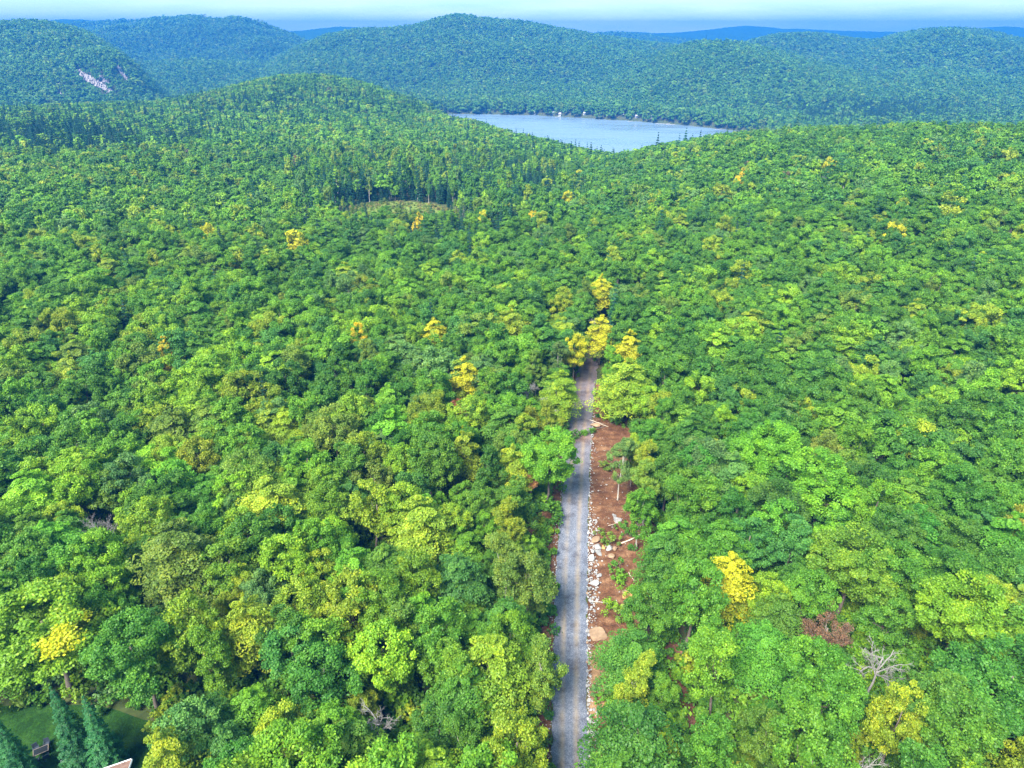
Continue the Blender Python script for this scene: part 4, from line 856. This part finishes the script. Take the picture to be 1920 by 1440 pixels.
#PART2
# ------------------------------------------------------------------ stones and boulders by the road
def stone_mat(name, a, b_):
    m, nt, out = new_mat(name); b = pbsdf(nt, 0.85, 0.25); tc = nt.nodes.new('ShaderNodeTexCoord'); oi = nt.nodes.new('ShaderNodeObjectInfo')
    n = noise_node(nt, 2.2, 6, 0.65, tc.outputs['Object']); r = ramp(nt, [(0.3, a), (0.7, b_)]); nt.links.new(n.outputs[0], r.inputs[0])
    mr = nt.nodes.new('ShaderNodeMapRange'); mr.inputs['To Min'].default_value = 0.75; mr.inputs['To Max'].default_value = 1.2; nt.links.new(oi.outputs['Random'], mr.inputs['Value'])
    sc_ = nt.nodes.new('ShaderNodeVectorMath'); sc_.operation = 'SCALE'; nt.links.new(r.outputs[0], sc_.inputs[0]); nt.links.new(mr.outputs[0], sc_.inputs['Scale'])
    nt.links.new(sc_.outputs[0], b.inputs['Base Color']); nt.links.new(b.outputs[0], out.inputs[0]); return m
M_ST = stone_mat('pale_stone', (0.16, 0.156, 0.16), (0.33, 0.32, 0.31)); M_TAN = stone_mat('tan_stone', (0.16, 0.10, 0.062), (0.31, 0.21, 0.13)); M_OCH = stone_mat('ochre_stone', (0.26, 0.14, 0.05), (0.42, 0.25, 0.09))
def rock(seed, ico=ICO2, cuts=7):
    rng = np.random.default_rng(seed); V = ico[0]*(1+0.25*fbm(ico[0][:, 0]*1.7+seed, ico[0][:, 1]*1.7+ico[0][:, 2]*1.3, 3))[:, None]*rng.uniform(0.94, 1.05, (len(ico[0]), 1))
    for _ in range(cuts):
        n = norm(rng.normal(size=3)); h = rng.uniform(0.45, 0.8); d = V@n; V = V-np.where(d > h, d-h, 0)[:, None]*n
    V = V/np.abs(V).max(0)*0.5; V[:, 2] *= rng.uniform(0.75, 1.0); return V, ico[1]
def surf_z(x, y):
    l = lateral(x, y); return float(Hz(x, y))+(0.16 if abs(l) < half_w(y)+0.1 else 0.30)
ROCKS = {k: [mesh_np('stone', *(lambda r: (r[0], [r[1]]))(rock(10+i)), [m]) for i in range(5)] for k, m in (('p', M_ST), ('t', M_TAN), ('o', M_OCH))}
BROCK = {k: [mesh_np('boulder', *(lambda r: (r[0], [r[1]]))(rock(30+i, ICO3, 7)), [m]) for i in range(4)] for k, m in (('p', M_ST), ('t', M_TAN), ('o', M_OCH))}
boulders = [(1120, 1192, 38, 0.5, 't', 'big flat tan boulder jutting into the gravel road edge'), (1264, 1270, 26, 1.2, 'o', 'upright ochre boulder beside the dirt track'), (1284, 1243, 16, 1.0, 'o', 'small ochre boulder behind the upright one by the track'),
 (1177, 1121, 22, 1.1, 'o', 'ochre boulder on the outer edge of the soil bank'), (1171, 1112, 12, 0.8, 't', 'small tan boulder touching the ochre boulder'), (1157, 979, 17, 0.9, 'p', 'pale grey boulder below the slender pale tree'),
 (1152, 969, 12, 0.7, 'p', 'small pale boulder behind the pale grey boulder'), (1120, 1028, 18, 0.8, 'p', 'square whitish boulder among the roadside stones'), (1117, 1014, 20, 0.6, 't', 'flat tan boulder behind the square whitish one'),
 (1131, 1029, 11, 0.9, 'o', 'rusty orange boulder touching the square whitish one'), (1142, 1032, 15, 0.9, 'p', 'tall pale boulder in the group on the soil bank'), (1153, 1030, 14, 0.8, 't', 'brownish boulder in the group near the fallen log'),
 (1146, 1046, 15, 0.8, 't', 'rounded tan boulder at the front of the group'), (1123, 1081, 13, 0.7, 'p', 'white boulder beside the roadside stones'), (1115, 1096, 18, 0.6, 'p', 'flat grey-white boulder at the roadside'),
 (1104, 1184, 13, 0.6, 'p', 'white stone block behind the big flat tan boulder'), (1155, 895, 15, 0.9, 't', 'brown boulder on the soil under the trees'), (1117, 800, 20, 0.6, 't', 'tan slab beside the soil crossing the road'), (1158, 1078, 11, 0.8, 't', 'small tan boulder alone on the soil bank'),
 (1123, 1038, 16, 0.4, 'p', 'flat grey slab in front of the square whitish boulder'), (1109, 1049, 16, 0.45, 'p', 'long pale slab lying at the road edge'), (1112, 1035, 12, 0.6, 'p', 'low white stone between road and square boulder')]
for n, (px, py, w, zr, k, lab) in enumerate(boulders):
    p = hit(px, py, 0.3); d = project(p)[2]; s = float(w*d/F); o = link('boulder', BROCK[k][n % 4], None, (p[0], p[1], surf_z(p[0], p[1])+s*zr*0.22)); o.scale = (s, s*0.8, s*zr); o.rotation_euler = (0.08*(n % 3), 0.1*(n % 2), n*1.3 if n else 0.1)
    tag(o, lab, 'boulder', 'boulders on the soil bank')
rng = np.random.default_rng(77); ST = []
def band_pts(y0, y1, n, off0, off1, s0, s1, side=1):
    for _ in range(n):
        y = rng.uniform(y0, y1); l = float(half_w(y))+off0+(off1-off0)*rng.random()**1.4; ST.append((float(road_x(y))+side*l, y, rng.uniform(s0, s1)*(0.7+0.6*rng.random()**3), side))
band_pts(74, 97, 150, 0.0, 1.9, 0.30, 0.62); band_pts(44, 60, 170, 0.0, 1.25, 0.30, 0.58); band_pts(60, 74, 60, -0.05, 0.45, 0.25, 0.45); band_pts(97, 135, 110, -0.05, 0.5, 0.22, 0.42)
band_pts(44, 130, 260, 0.0, 0.7, 0.16, 0.34, -1); band_pts(75, 125, 160, 0.5, 6.5, 0.12, 0.36); band_pts(44, 98, 500, -0.05, 1.5, 0.12, 0.28)
ST.sort(key=lambda s: -s[2]*F/project((s[0], s[1], 0))[2])
for n, (x, y, s, side) in enumerate(ST[:190]):
    k = 'p' if rng.random() < 0.82 else 't'; o = link('stone', ROCKS[k][n % 5], None, (x, y, surf_z(x, y)+s*0.12)); o.scale = (s, s*rng.uniform(0.65, 1), s*rng.uniform(0.5, 0.8)); o.rotation_euler = (rng.normal(0, 0.25), rng.normal(0, 0.25), rng.random()*6.28)
    z_ = 'near the square boulder' if y > 72 else ('by the dirt-track trees' if y < 60 else 'beside the tan soil'); big = 'larger' if s > 0.62 else 'small'
    tag(o, f"{big} {'pale' if k == 'p' else 'tan'} angular stone lining the gravel road's {'soil-bank' if side > 0 else 'lawn-side'} edge {z_}", 'stone', 'stones lining the gravel road')
mb = MB()
for n, (x, y, s, side) in enumerate(ST[190:]):
    V, t = rock(200+n % 12, ICO1, 4); a = rng.random()*6.28; V = V*np.array([s, s*0.8, s*0.7]); V = np.stack([V[:, 0]*cos(a)-V[:, 1]*sin(a), V[:, 0]*sin(a)+V[:, 1]*cos(a), V[:, 2]], 1); mb.add(V+np.array([x, y, surf_z(x, y)+s*0.12]), None, t)
link('stone_rubble', mb.mesh('stone_rubble', M_ST), kind='stuff')

# ------------------------------------------------------------------ fallen wood, shrubs
M_LOG = simple('log_wood', (0.50, 0.42, 0.33), 0.85, 0.3, 4)
def log(name, pix0, pix1, r, label, mat=M_LOG, twigs=2, lift=0.35, cat='log', leaves=0, col=None):
    a = hit(*pix0); b = hit(*pix1); a[2] = surf_z(a[0], a[1])+lift*0.5; b[2] = surf_z(b[0], b[1])+lift; root = empty(name, a); rg = np.random.default_rng(int(pix0[0]*7+pix0[1])); d = b-a
    t = np.linspace(0, 1, 7)[:, None]; P = d*t+rg.normal(0, 0.04, (7, 3)); mb = MB(); mb.tube(P, np.linspace(r, r*0.55, 7), 7); link('stem', mb.mesh('stem', mat, True), root); tips = []
    for k in range(twigs):
        f = rg.uniform(0.35, 0.95); q0 = d*f; q1 = q0+norm(d*0.3+rg.normal(0, 1, 3)*np.array([1, 1, 0.3]))*rg.uniform(0.6, 1.4); q1[2] = max(q1[2], q0[2]-0.1); mb = MB(); mb.tube([q0, q0*0.5+q1*0.5+np.array([0, 0, 0.08]), q1], [r*0.45, r*0.3, r*0.12], 5); link('branch', mb.mesh('branch', mat, True), root); tips.append(q1)
    if leaves:
        C = np.array(tips+[d*0.9, d]); V, v, _ = puff_leaves(C, np.full(len(C), 0.75), np.tile([0, 0, 1.0], (len(C), 1)), leaves, 0.34, 0.24, 0.8, rg); c = link('leaves', mesh_np('leaves', V.reshape(-1, 3), [quads(len(v))], [M_LEAF], dict(v=('FACE', 'FLOAT', v), turn=('FACE', 'FLOAT', v*0))), root); c.color = (*PAL[col], 1)
    tag(root, label, cat, 'fallen wood beside the gravel road')
log('fallen_log', (1163, 1024), (1212, 1005), 0.14, 'straight pale fallen log on the soil bank near the boulder group', twigs=1)
log('fallen_branch', (1112, 1134), (1137, 1136), 0.07, 'whitish fallen branch on the tan soil', M_BIRCH, 1)
log('fallen_branch', (1136, 803), (1091, 818), 0.09, 'leafy branch fallen across the gravel road', M_BARK, 3, 0.5, 'branch', 70, 'mid green')
log('fallen_branch', (1106, 790), (1140, 806), 0.08, 'bare crooked branch lying beside the soil crossing', M_LOG, 3)
log('fallen_branch', (1178, 1078), (1190, 1098), 0.06, 'thin branch on soil beside the ochre boulder', M_LOG, 2)
log('fallen_branch', (1120, 1440), (1126, 1425), 0.05, 'thin pale branch at the road edge near the track', M_BIRCH, 1)
log('fallen_branch', (1000, 1230), (1002, 1110), 0.09, 'long dark pole lying along the lawn-side verge', M_BARK, 1)
log('fallen_log', (1012, 1010), (1030, 990), 0.12, 'short grey log on the lawn-side verge', M_DEAD, 2)
log('fallen_branch', (1140, 990), (1162, 985), 0.05, 'thin pale stick below the pale grey boulder', M_LOG, 2)
SH = []
for i in range(4):
    rg = np.random.default_rng(810+i); C = rg.normal(size=(12, 3))*np.array([0.6, 0.6, 0.4])+np.array([0, 0, 0.8]); C[:, 2] = np.abs(C[:, 2])+0.15
    V, v, _ = puff_leaves(C, rg.uniform(0.28, 0.5, 12), np.tile([0, 0, 1.0], (12, 1)), 46, 0.26, 0.18, 0.7, rg); mb = MB()
    for c in C[:7]: mb.tube([[c[0]*0.1, c[1]*0.1, -0.15], c*np.array([0.6, 0.6, 0.5]), c], [0.035, 0.025, 0.012], 4)
    SH.append((mesh_np('foliage', V.reshape(-1, 3), [quads(len(v))], [M_LEAF], dict(v=('FACE', 'FLOAT', v), turn=('FACE', 'FLOAT', v*0))), mb.mesh('stems', M_BARK)))
shr = [(1128, 1002, 'olive green', 'beside the flat tan boulder'), (1140, 1018, 'olive green', 'behind the boulder group'), (1162, 1074, 'mid green', 'behind the ochre boulder'), (1160, 1090, 'bright green', 'left of the ochre boulder on soil'), (1186, 1108, 'bright green', 'touching the ochre boulder'),
       (1168, 988, 'mid green', 'below the slender pale tree'), (1176, 1002, 'deep green', 'above the fallen log'), (1185, 1030, 'deep green', 'below the fallen log'), (1150, 1142, 'lime green', 'on the tan soil'), (1160, 1160, 'olive green', 'at the foot of the tan soil'),
       (1135, 1300, 'grey green', 'at the road edge below the tan soil'), (1140, 1330, 'bright green', 'between road stones and track'), (1150, 1385, 'mid green', 'between the road stones and golden tree'), (1010, 1130, 'olive green', 'on the lawn-side verge by the dark pole'),
       (1003, 1175, 'yellowish green', 'on the lawn-side verge in front of the pole'), (1020, 1000, 'bright green', 'on the lawn-side verge by the short log'), (1010, 1400, 'mid green', 'on the lawn-side road edge'), (1135, 880, 'olive green', 'on brown soil near the brown boulder'), (1195, 960, 'deep green', 'at the inner edge of the soil bank'), (1042, 955, 'bright green', 'at the lawn-side road edge behind the log')]
for n, (px, py, cn, wh) in enumerate(shr):
    p = hit(px, py, 0.7); s = 0.75+0.5*((n*13) % 7)/7; o = empty('shrub', (p[0], p[1], surf_z(p[0], p[1])-0.1), n*0.9); o.scale = (s, s, s); c = link('foliage', SH[n % 4][0], o); c.color = (*PAL[cn], 1); link('stems', SH[n % 4][1], o)
    tag(o, f'low {cn} shrub {wh}', 'shrub', 'shrubs on the cleared soil')

# sticks, roots and chips strewn over the bare soil
rng = np.random.default_rng(91); mb = MB()
for k in range(900):
    y = rng.uniform(44, 140); side = 1 if rng.random() < 0.72 else -1; wd = (4.2+4.5*np.clip((y-66)/12, 0, 1)) if side > 0 else 3.6; x = float(road_x(y))+side*(float(half_w(y))+0.5+rng.random()*wd)
    a = rng.random()*6.28; ln = rng.uniform(0.25, 1.5)*rng.random()**0.7+0.15; r = rng.uniform(0.015, 0.04); z0 = surf_z(x, y)+rng.uniform(-0.05, 0.08); d = np.array([cos(a), sin(a), rng.normal(0, 0.12)])*ln
    p0 = np.array([x, y, z0]); mb.tube([p0, p0+d*0.5+rng.normal(0, 0.05, 3), p0+d], [r, r*0.8, r*0.4], 4, cap=False)
link('brush_litter', mb.mesh('brush_litter', simple('brush', (0.22, 0.165, 0.12), 0.9, 0.5, 1.0)), kind='stuff')

# ------------------------------------------------------------------ lawn corner: table, chairs, cottage
M_DARK = simple('dark_furniture', (0.030, 0.040, 0.055), 0.55, 0.2, 5); M_TOP = simple('table_glass', (0.012, 0.013, 0.016), 0.2, 0.2, 3, 0.5); M_EDGE = simple('table_frame', (0.16, 0.13, 0.11), 0.5, 0.2, 5)
def bx(name, parent, c, d, mat, rz=0.0):
    mb = MB(); mb.box(c, d, rz); return link(name, mb.mesh(name, mat), parent)
tp = hit(81, 1416); tz = float(Hz(tp[0], tp[1]))+0.06; tab = empty('garden_table', (tp[0], tp[1], tz), radians(32))
bx('tabletop', tab, (0, 0, 0.715), (1.46, 0.86, 0.03), M_TOP)
for s in (-1, 1): bx('rim', tab, (0, s*0.46, 0.71), (1.6, 0.06, 0.06), M_EDGE); bx('rim', tab, (s*0.765, 0, 0.71), (0.07, 0.855, 0.06), M_EDGE)
for sx in (-1, 1):
    for sy in (-1, 1): bx('leg', tab, (sx*0.68, sy*0.36, 0.34), (0.06, 0.06, 0.69), M_DARK)
tag(tab, 'dark rectangular garden table with paler rim on the lawn', 'table')
for n, (ox, oy, a, wh) in enumerate([(-0.55, 0.85, 0.2, 'behind the garden table towards the woods'), (-0.5, -0.95, pi-0.15, 'in front of the garden table, nearer its corner'), (0.45, -1.0, pi+0.2, 'in front of the garden table, nearer the spruces'), (0.55, 0.9, -0.1, 'behind the garden table towards the spruces')]):
    c, s = cos(radians(32)), sin(radians(32)); ch = empty('garden_chair', (tp[0]+ox*c-oy*s, tp[1]+ox*s+oy*c, tz), radians(32)+a)
    bx('seat', ch, (0, 0, 0.43), (0.58, 0.56, 0.07), M_DARK); mb = MB(); mb.box((0, 0, 0), (0.56, 0.06, 0.58)); o = link('backrest', mb.mesh('backrest', M_DARK), ch); o.location = (0, 0.30, 0.74); o.rotation_euler = (-0.18, 0, 0)
    for sx in (-1, 1):
        bx('armrest', ch, (sx*0.31, 0.02, 0.64), (0.05, 0.52, 0.04), M_DARK)
        for sy in (-1, 1): bx('leg', ch, (sx*0.29, sy*0.25, 0.31 if sy < 0 else 0.20), (0.045, 0.045, 0.62 if sy < 0 else 0.40), M_DARK)
    tag(ch, 'dark blue-grey garden chair '+wh, 'chair', 'chairs around the garden table')
gp = hit(117, 1430); o = link('boulder', BROCK['p'][1], None, (gp[0], gp[1], gp[2]+0.15)); o.scale = (0.5, 0.42, 0.38); tag(o, 'small pale stone lying on the lawn beside a spruce', 'stone')
def at_z(px, py, z): d = ray(px, py); return np.array([0, 0, CAM_Z])+d*((z-CAM_Z)/d[2])
A, B = at_z(246, 1424, 4.0), at_z(204, 1438.5, 4.0); e1 = norm(B-A); ang = math.atan2(e1[1], e1[0]); e2 = np.array([-e1[1], e1[0], 0]);
if e2[1] > 0: e2 = -e2
house = empty('cottage', (0, 0, 0)); M_ROOF = simple('brown_roof', (0.22, 0.13, 0.10), 0.9, 0.35, 2.5, bump=0.5); M_WHITE = simple('white_trim', (0.75, 0.76, 0.78), 0.6, 0.06, 2); M_WALL = simple('cottage_wall', (0.24, 0.17, 0.12), 0.85, 0.25, 2)
def prism(P4, th):
    P4 = np.array(P4, float); Q = P4-np.array([0, 0, th]); return np.vstack([Q, P4]), [[0, 3, 2, 1], [4, 5, 6, 7], [0, 1, 5, 4], [1, 2, 6, 5], [2, 3, 7, 6], [3, 0, 4, 7]]
LEN, HALF, RISE = 8.0, 3.6, 2.0; up = np.array([0, 0, RISE]); C1, D1 = A+e2*HALF+up, A+e1*LEN+e2*HALF+up
for P4 in ([A, A+e1*LEN, D1, C1], [C1, D1, A+e1*LEN+e2*2*HALF, A+e2*2*HALF]):
    mb = MB(); V, q = prism(P4, 0.16); mb.add(V, q); link('roof_slope', mb.mesh('roof_slope', M_ROOF), house)
def bar(P0, P1, w):
    mb = MB(); mb.tube([P0, P1], [w, w], 4); return mb
o3 = np.array([0, 0, -0.06]); link('fascia', bar(A+o3-e2*0.09, A+e1*LEN+o3-e2*0.09, 0.10).mesh('fascia', M_WHITE), house); link('fascia', bar(A+o3-e1*0.09, C1+o3-e1*0.09, 0.09).mesh('fascia', M_WHITE), house); link('fascia', bar(A+e2*2*HALF+o3-e1*0.09, C1+o3-e1*0.09, 0.09).mesh('fascia', M_WHITE), house)
gz = float(Hz(A[0], A[1])); mb = MB(); I0 = A+e1*0.45+e2*0.4; L2, H2 = e1*(LEN-0.9), e2*(2*HALF-0.8); base = [I0, I0+L2, I0+L2+H2, I0+H2]
topz = np.array([[p[0], p[1], 4.0+RISE*0.4/HALF-0.17] for p in base]); bot = np.array([[p[0], p[1], gz-0.3] for p in base]); mb.add(np.vstack([bot, topz]), [[0, 3, 2, 1], [0, 1, 5, 4], [1, 2, 6, 5], [2, 3, 7, 6], [3, 0, 4, 7]])
for k, p in ((0, I0), (1, I0+L2)): r = p+H2/2; mb.add([topz[0 if k == 0 else 1], topz[3 if k == 0 else 2], [r[0], r[1], 4.0+RISE-0.17]], None, [[0, 1, 2]])
link('wall', mb.mesh('wall', M_WALL), house)
for f in (0.3, 0.7):
    w0 = I0+H2*f-e1*0.03; mb = MB(); mb.box((w0[0], w0[1], gz+1.9), (1.0, 0.06, 1.1), math.atan2(e2[1], e2[0])); wo_ = link('window', mb.mesh('window', M_WHITE), house); mb = MB(); w1 = w0-e1*0.03; mb.box((w1[0], w1[1], gz+1.9), (0.85, 0.04, 0.95), math.atan2(e2[1], e2[0])); link('pane', mb.mesh('pane', M_TOP), wo_)
tag(house, 'cottage with brown roof and white trim, its roof corner showing beside the lawn', 'house')

# ------------------------------------------------------------------ far things: cabins on the lake shore, mast, bare rock
M_CW = simple('cabin_white', (0.45, 0.45, 0.45), 0.7, 0.1, 1); M_CG = simple('cabin_grey', (0.25, 0.25, 0.26), 0.7, 0.15, 1); M_CR = simple('cabin_roof', (0.30, 0.31, 0.34), 0.7, 0.2, 1)
for n, (x, y, z, w) in enumerate(CABINS):
    root = empty('cabin', (x, y, z), 0.35*math.sin(n*2.3)); hw_, dp, h = w/2, w*0.38, 3.4; mb = MB(); mb.box((0, 0, h/2-0.5), (w*0.94, dp*1.9, h+1)); link('wall', mb.mesh('wall', M_CW if n % 3 else M_CG), root)
    for s in (-1, 1):
        mb = MB(); V, q = prism([(-hw_, s*dp*1.12, h-0.1), (hw_, s*dp*1.12, h-0.1), (hw_, 0, h+1.9), (-hw_, 0, h+1.9)], 0.25); mb.add(V, q); link('roof_slope', mb.mesh('roof_slope', M_CR if n % 2 else M_CW), root)
    for s in (-1, 1): bx('window', root, (s*w*0.25, -dp*0.95-0.03, 1.7), (1.2, 0.1, 1.2), M_TOP)
    bx('door', root, (0, -dp*0.95-0.03, 1.1), (1.0, 0.1, 2.1), M_DARK)
    tag(root, f"{'white' if n % 3 else 'grey'} lakeside cabin with {'grey' if n % 2 else 'white'} roof on the far shore", 'cabin', 'cabins along the far lake shore')
for n, (px, w) in enumerate([(1243, 26), (1258, 18), (1350, 16), (1182, 12), (1046, 14)]):
    a, s = az_slope(px, 228); d = float(np.interp(a, AZ, shore))-14; root = empty('dock', (math.sin(a)*d, math.cos(a)*d, LAKE_Z), 0.2*n); bx('deck', root, (0, 0, 0.7), (w, 2.6, 0.25), M_CW)
    for sx in (-0.4, 0, 0.4): bx('post', root, (sx*w, -1.0, -1.2), (0.3, 0.3, 3.6), M_BARK)
    tag(root, ['long', 'longer middling', 'short', 'very short', 'small'][n]+' pale wooden dock at the far lake shore', 'dock', 'docks along the far lake shore')
a, s = az_slope(255, 46); d = 3880.0; mx_, my_ = math.sin(a)*d, math.cos(a)*d; mz = float(Hz(mx_, my_)); mast = empty('radio_mast', (mx_, my_, mz)); M_MAST = simple('mast_steel', (0.35, 0.35, 0.38), 0.5, 0.1, 1)
for k in range(3): q0 = k*2*pi/3; mb = MB(); mb.tube([[3*cos(q0), 3*sin(q0), -2], [0.7*cos(q0), 0.7*sin(q0), 46]], [0.45, 0.3], 5); link('leg', mb.mesh('leg', M_MAST), mast)
for z in (8, 18, 28, 38): bx('brace', mast, (0, 0, z), (5.4-z*0.09, 0.4, 0.4), M_MAST)
bx('antenna', mast, (0, 0, 51), (0.5, 0.5, 14), M_MAST); tag(mast, 'thin lattice radio mast on the blue ridge crest', 'mast')
M_CLIFF = soil_mat('bare_rock', (0.17, 0.155, 0.165), (0.30, 0.275, 0.275), (0.42, 0.39, 0.37))
for n, ((ax, ay), (bx_, by_), r) in enumerate(CL):
    if r < 3: continue
    L_ = math.hypot(bx_-ax, by_-ay); ux, uy = (bx_-ax)/L_, (by_-ay)/L_; nu, nv = int((L_+2*r)/1.6)+2, int(2*r*0.7/1.3)+3; G = np.zeros((nu, nv, 3)); rg = np.random.default_rng(n)
    for i in range(nu):
        for j in range(nv):
            u = -r*0.8+(L_+1.6*r)*i/(nu-1); v = (j/(nv-1)-0.5)*2*r*0.62*(0.55+0.45*math.sin(pi*i/(nu-1)))*(1+0.5*float(fbm(i*0.7+n*9, j*0.2, 2))); px, py = ax+ux*u-uy*v, ay+uy*u+ux*v; p = hit(px, py); e = min(i, nu-1-i, j, nv-1-j) > 0
            t = norm(np.array([0, 0, CAM_Z])-p); G[i, j] = p+(t*np.array([1, 1, 0])*(5+rg.uniform(-2.5, 5))+np.array([0, 0, rg.uniform(0, 4)]) if e else -t*np.array([1, 1, 0])*5)
    k = np.arange(nu*nv).reshape(nu, nv); q = np.stack([k[:-1, :-1], k[:-1, 1:], k[1:, 1:], k[1:, :-1]], -1).reshape(-1, 4)
    link('rock_face', mesh_np('rock_face', G.reshape(-1, 3), [q], [M_CLIFF]), kind='structure')

# ------------------------------------------------------------------ air: pale even haze
hz, nt, out = new_mat('haze_air'); pv = nt.nodes.new('ShaderNodeVolumePrincipled'); pv.inputs['Color'].default_value = HAZE_COL; pv.inputs['Density'].default_value = HAZE_D; pv.inputs['Anisotropy'].default_value = 0.0
nt.links.new(pv.outputs[0], out.inputs['Volume'])
mb = MB(); zt = max(float(T.max())+20, CAM_Z+20); mb.box((0, 3520, (zt-105)/2), (12800, 7160, zt+105)); link('haze', mb.mesh('haze', hz), kind='stuff')
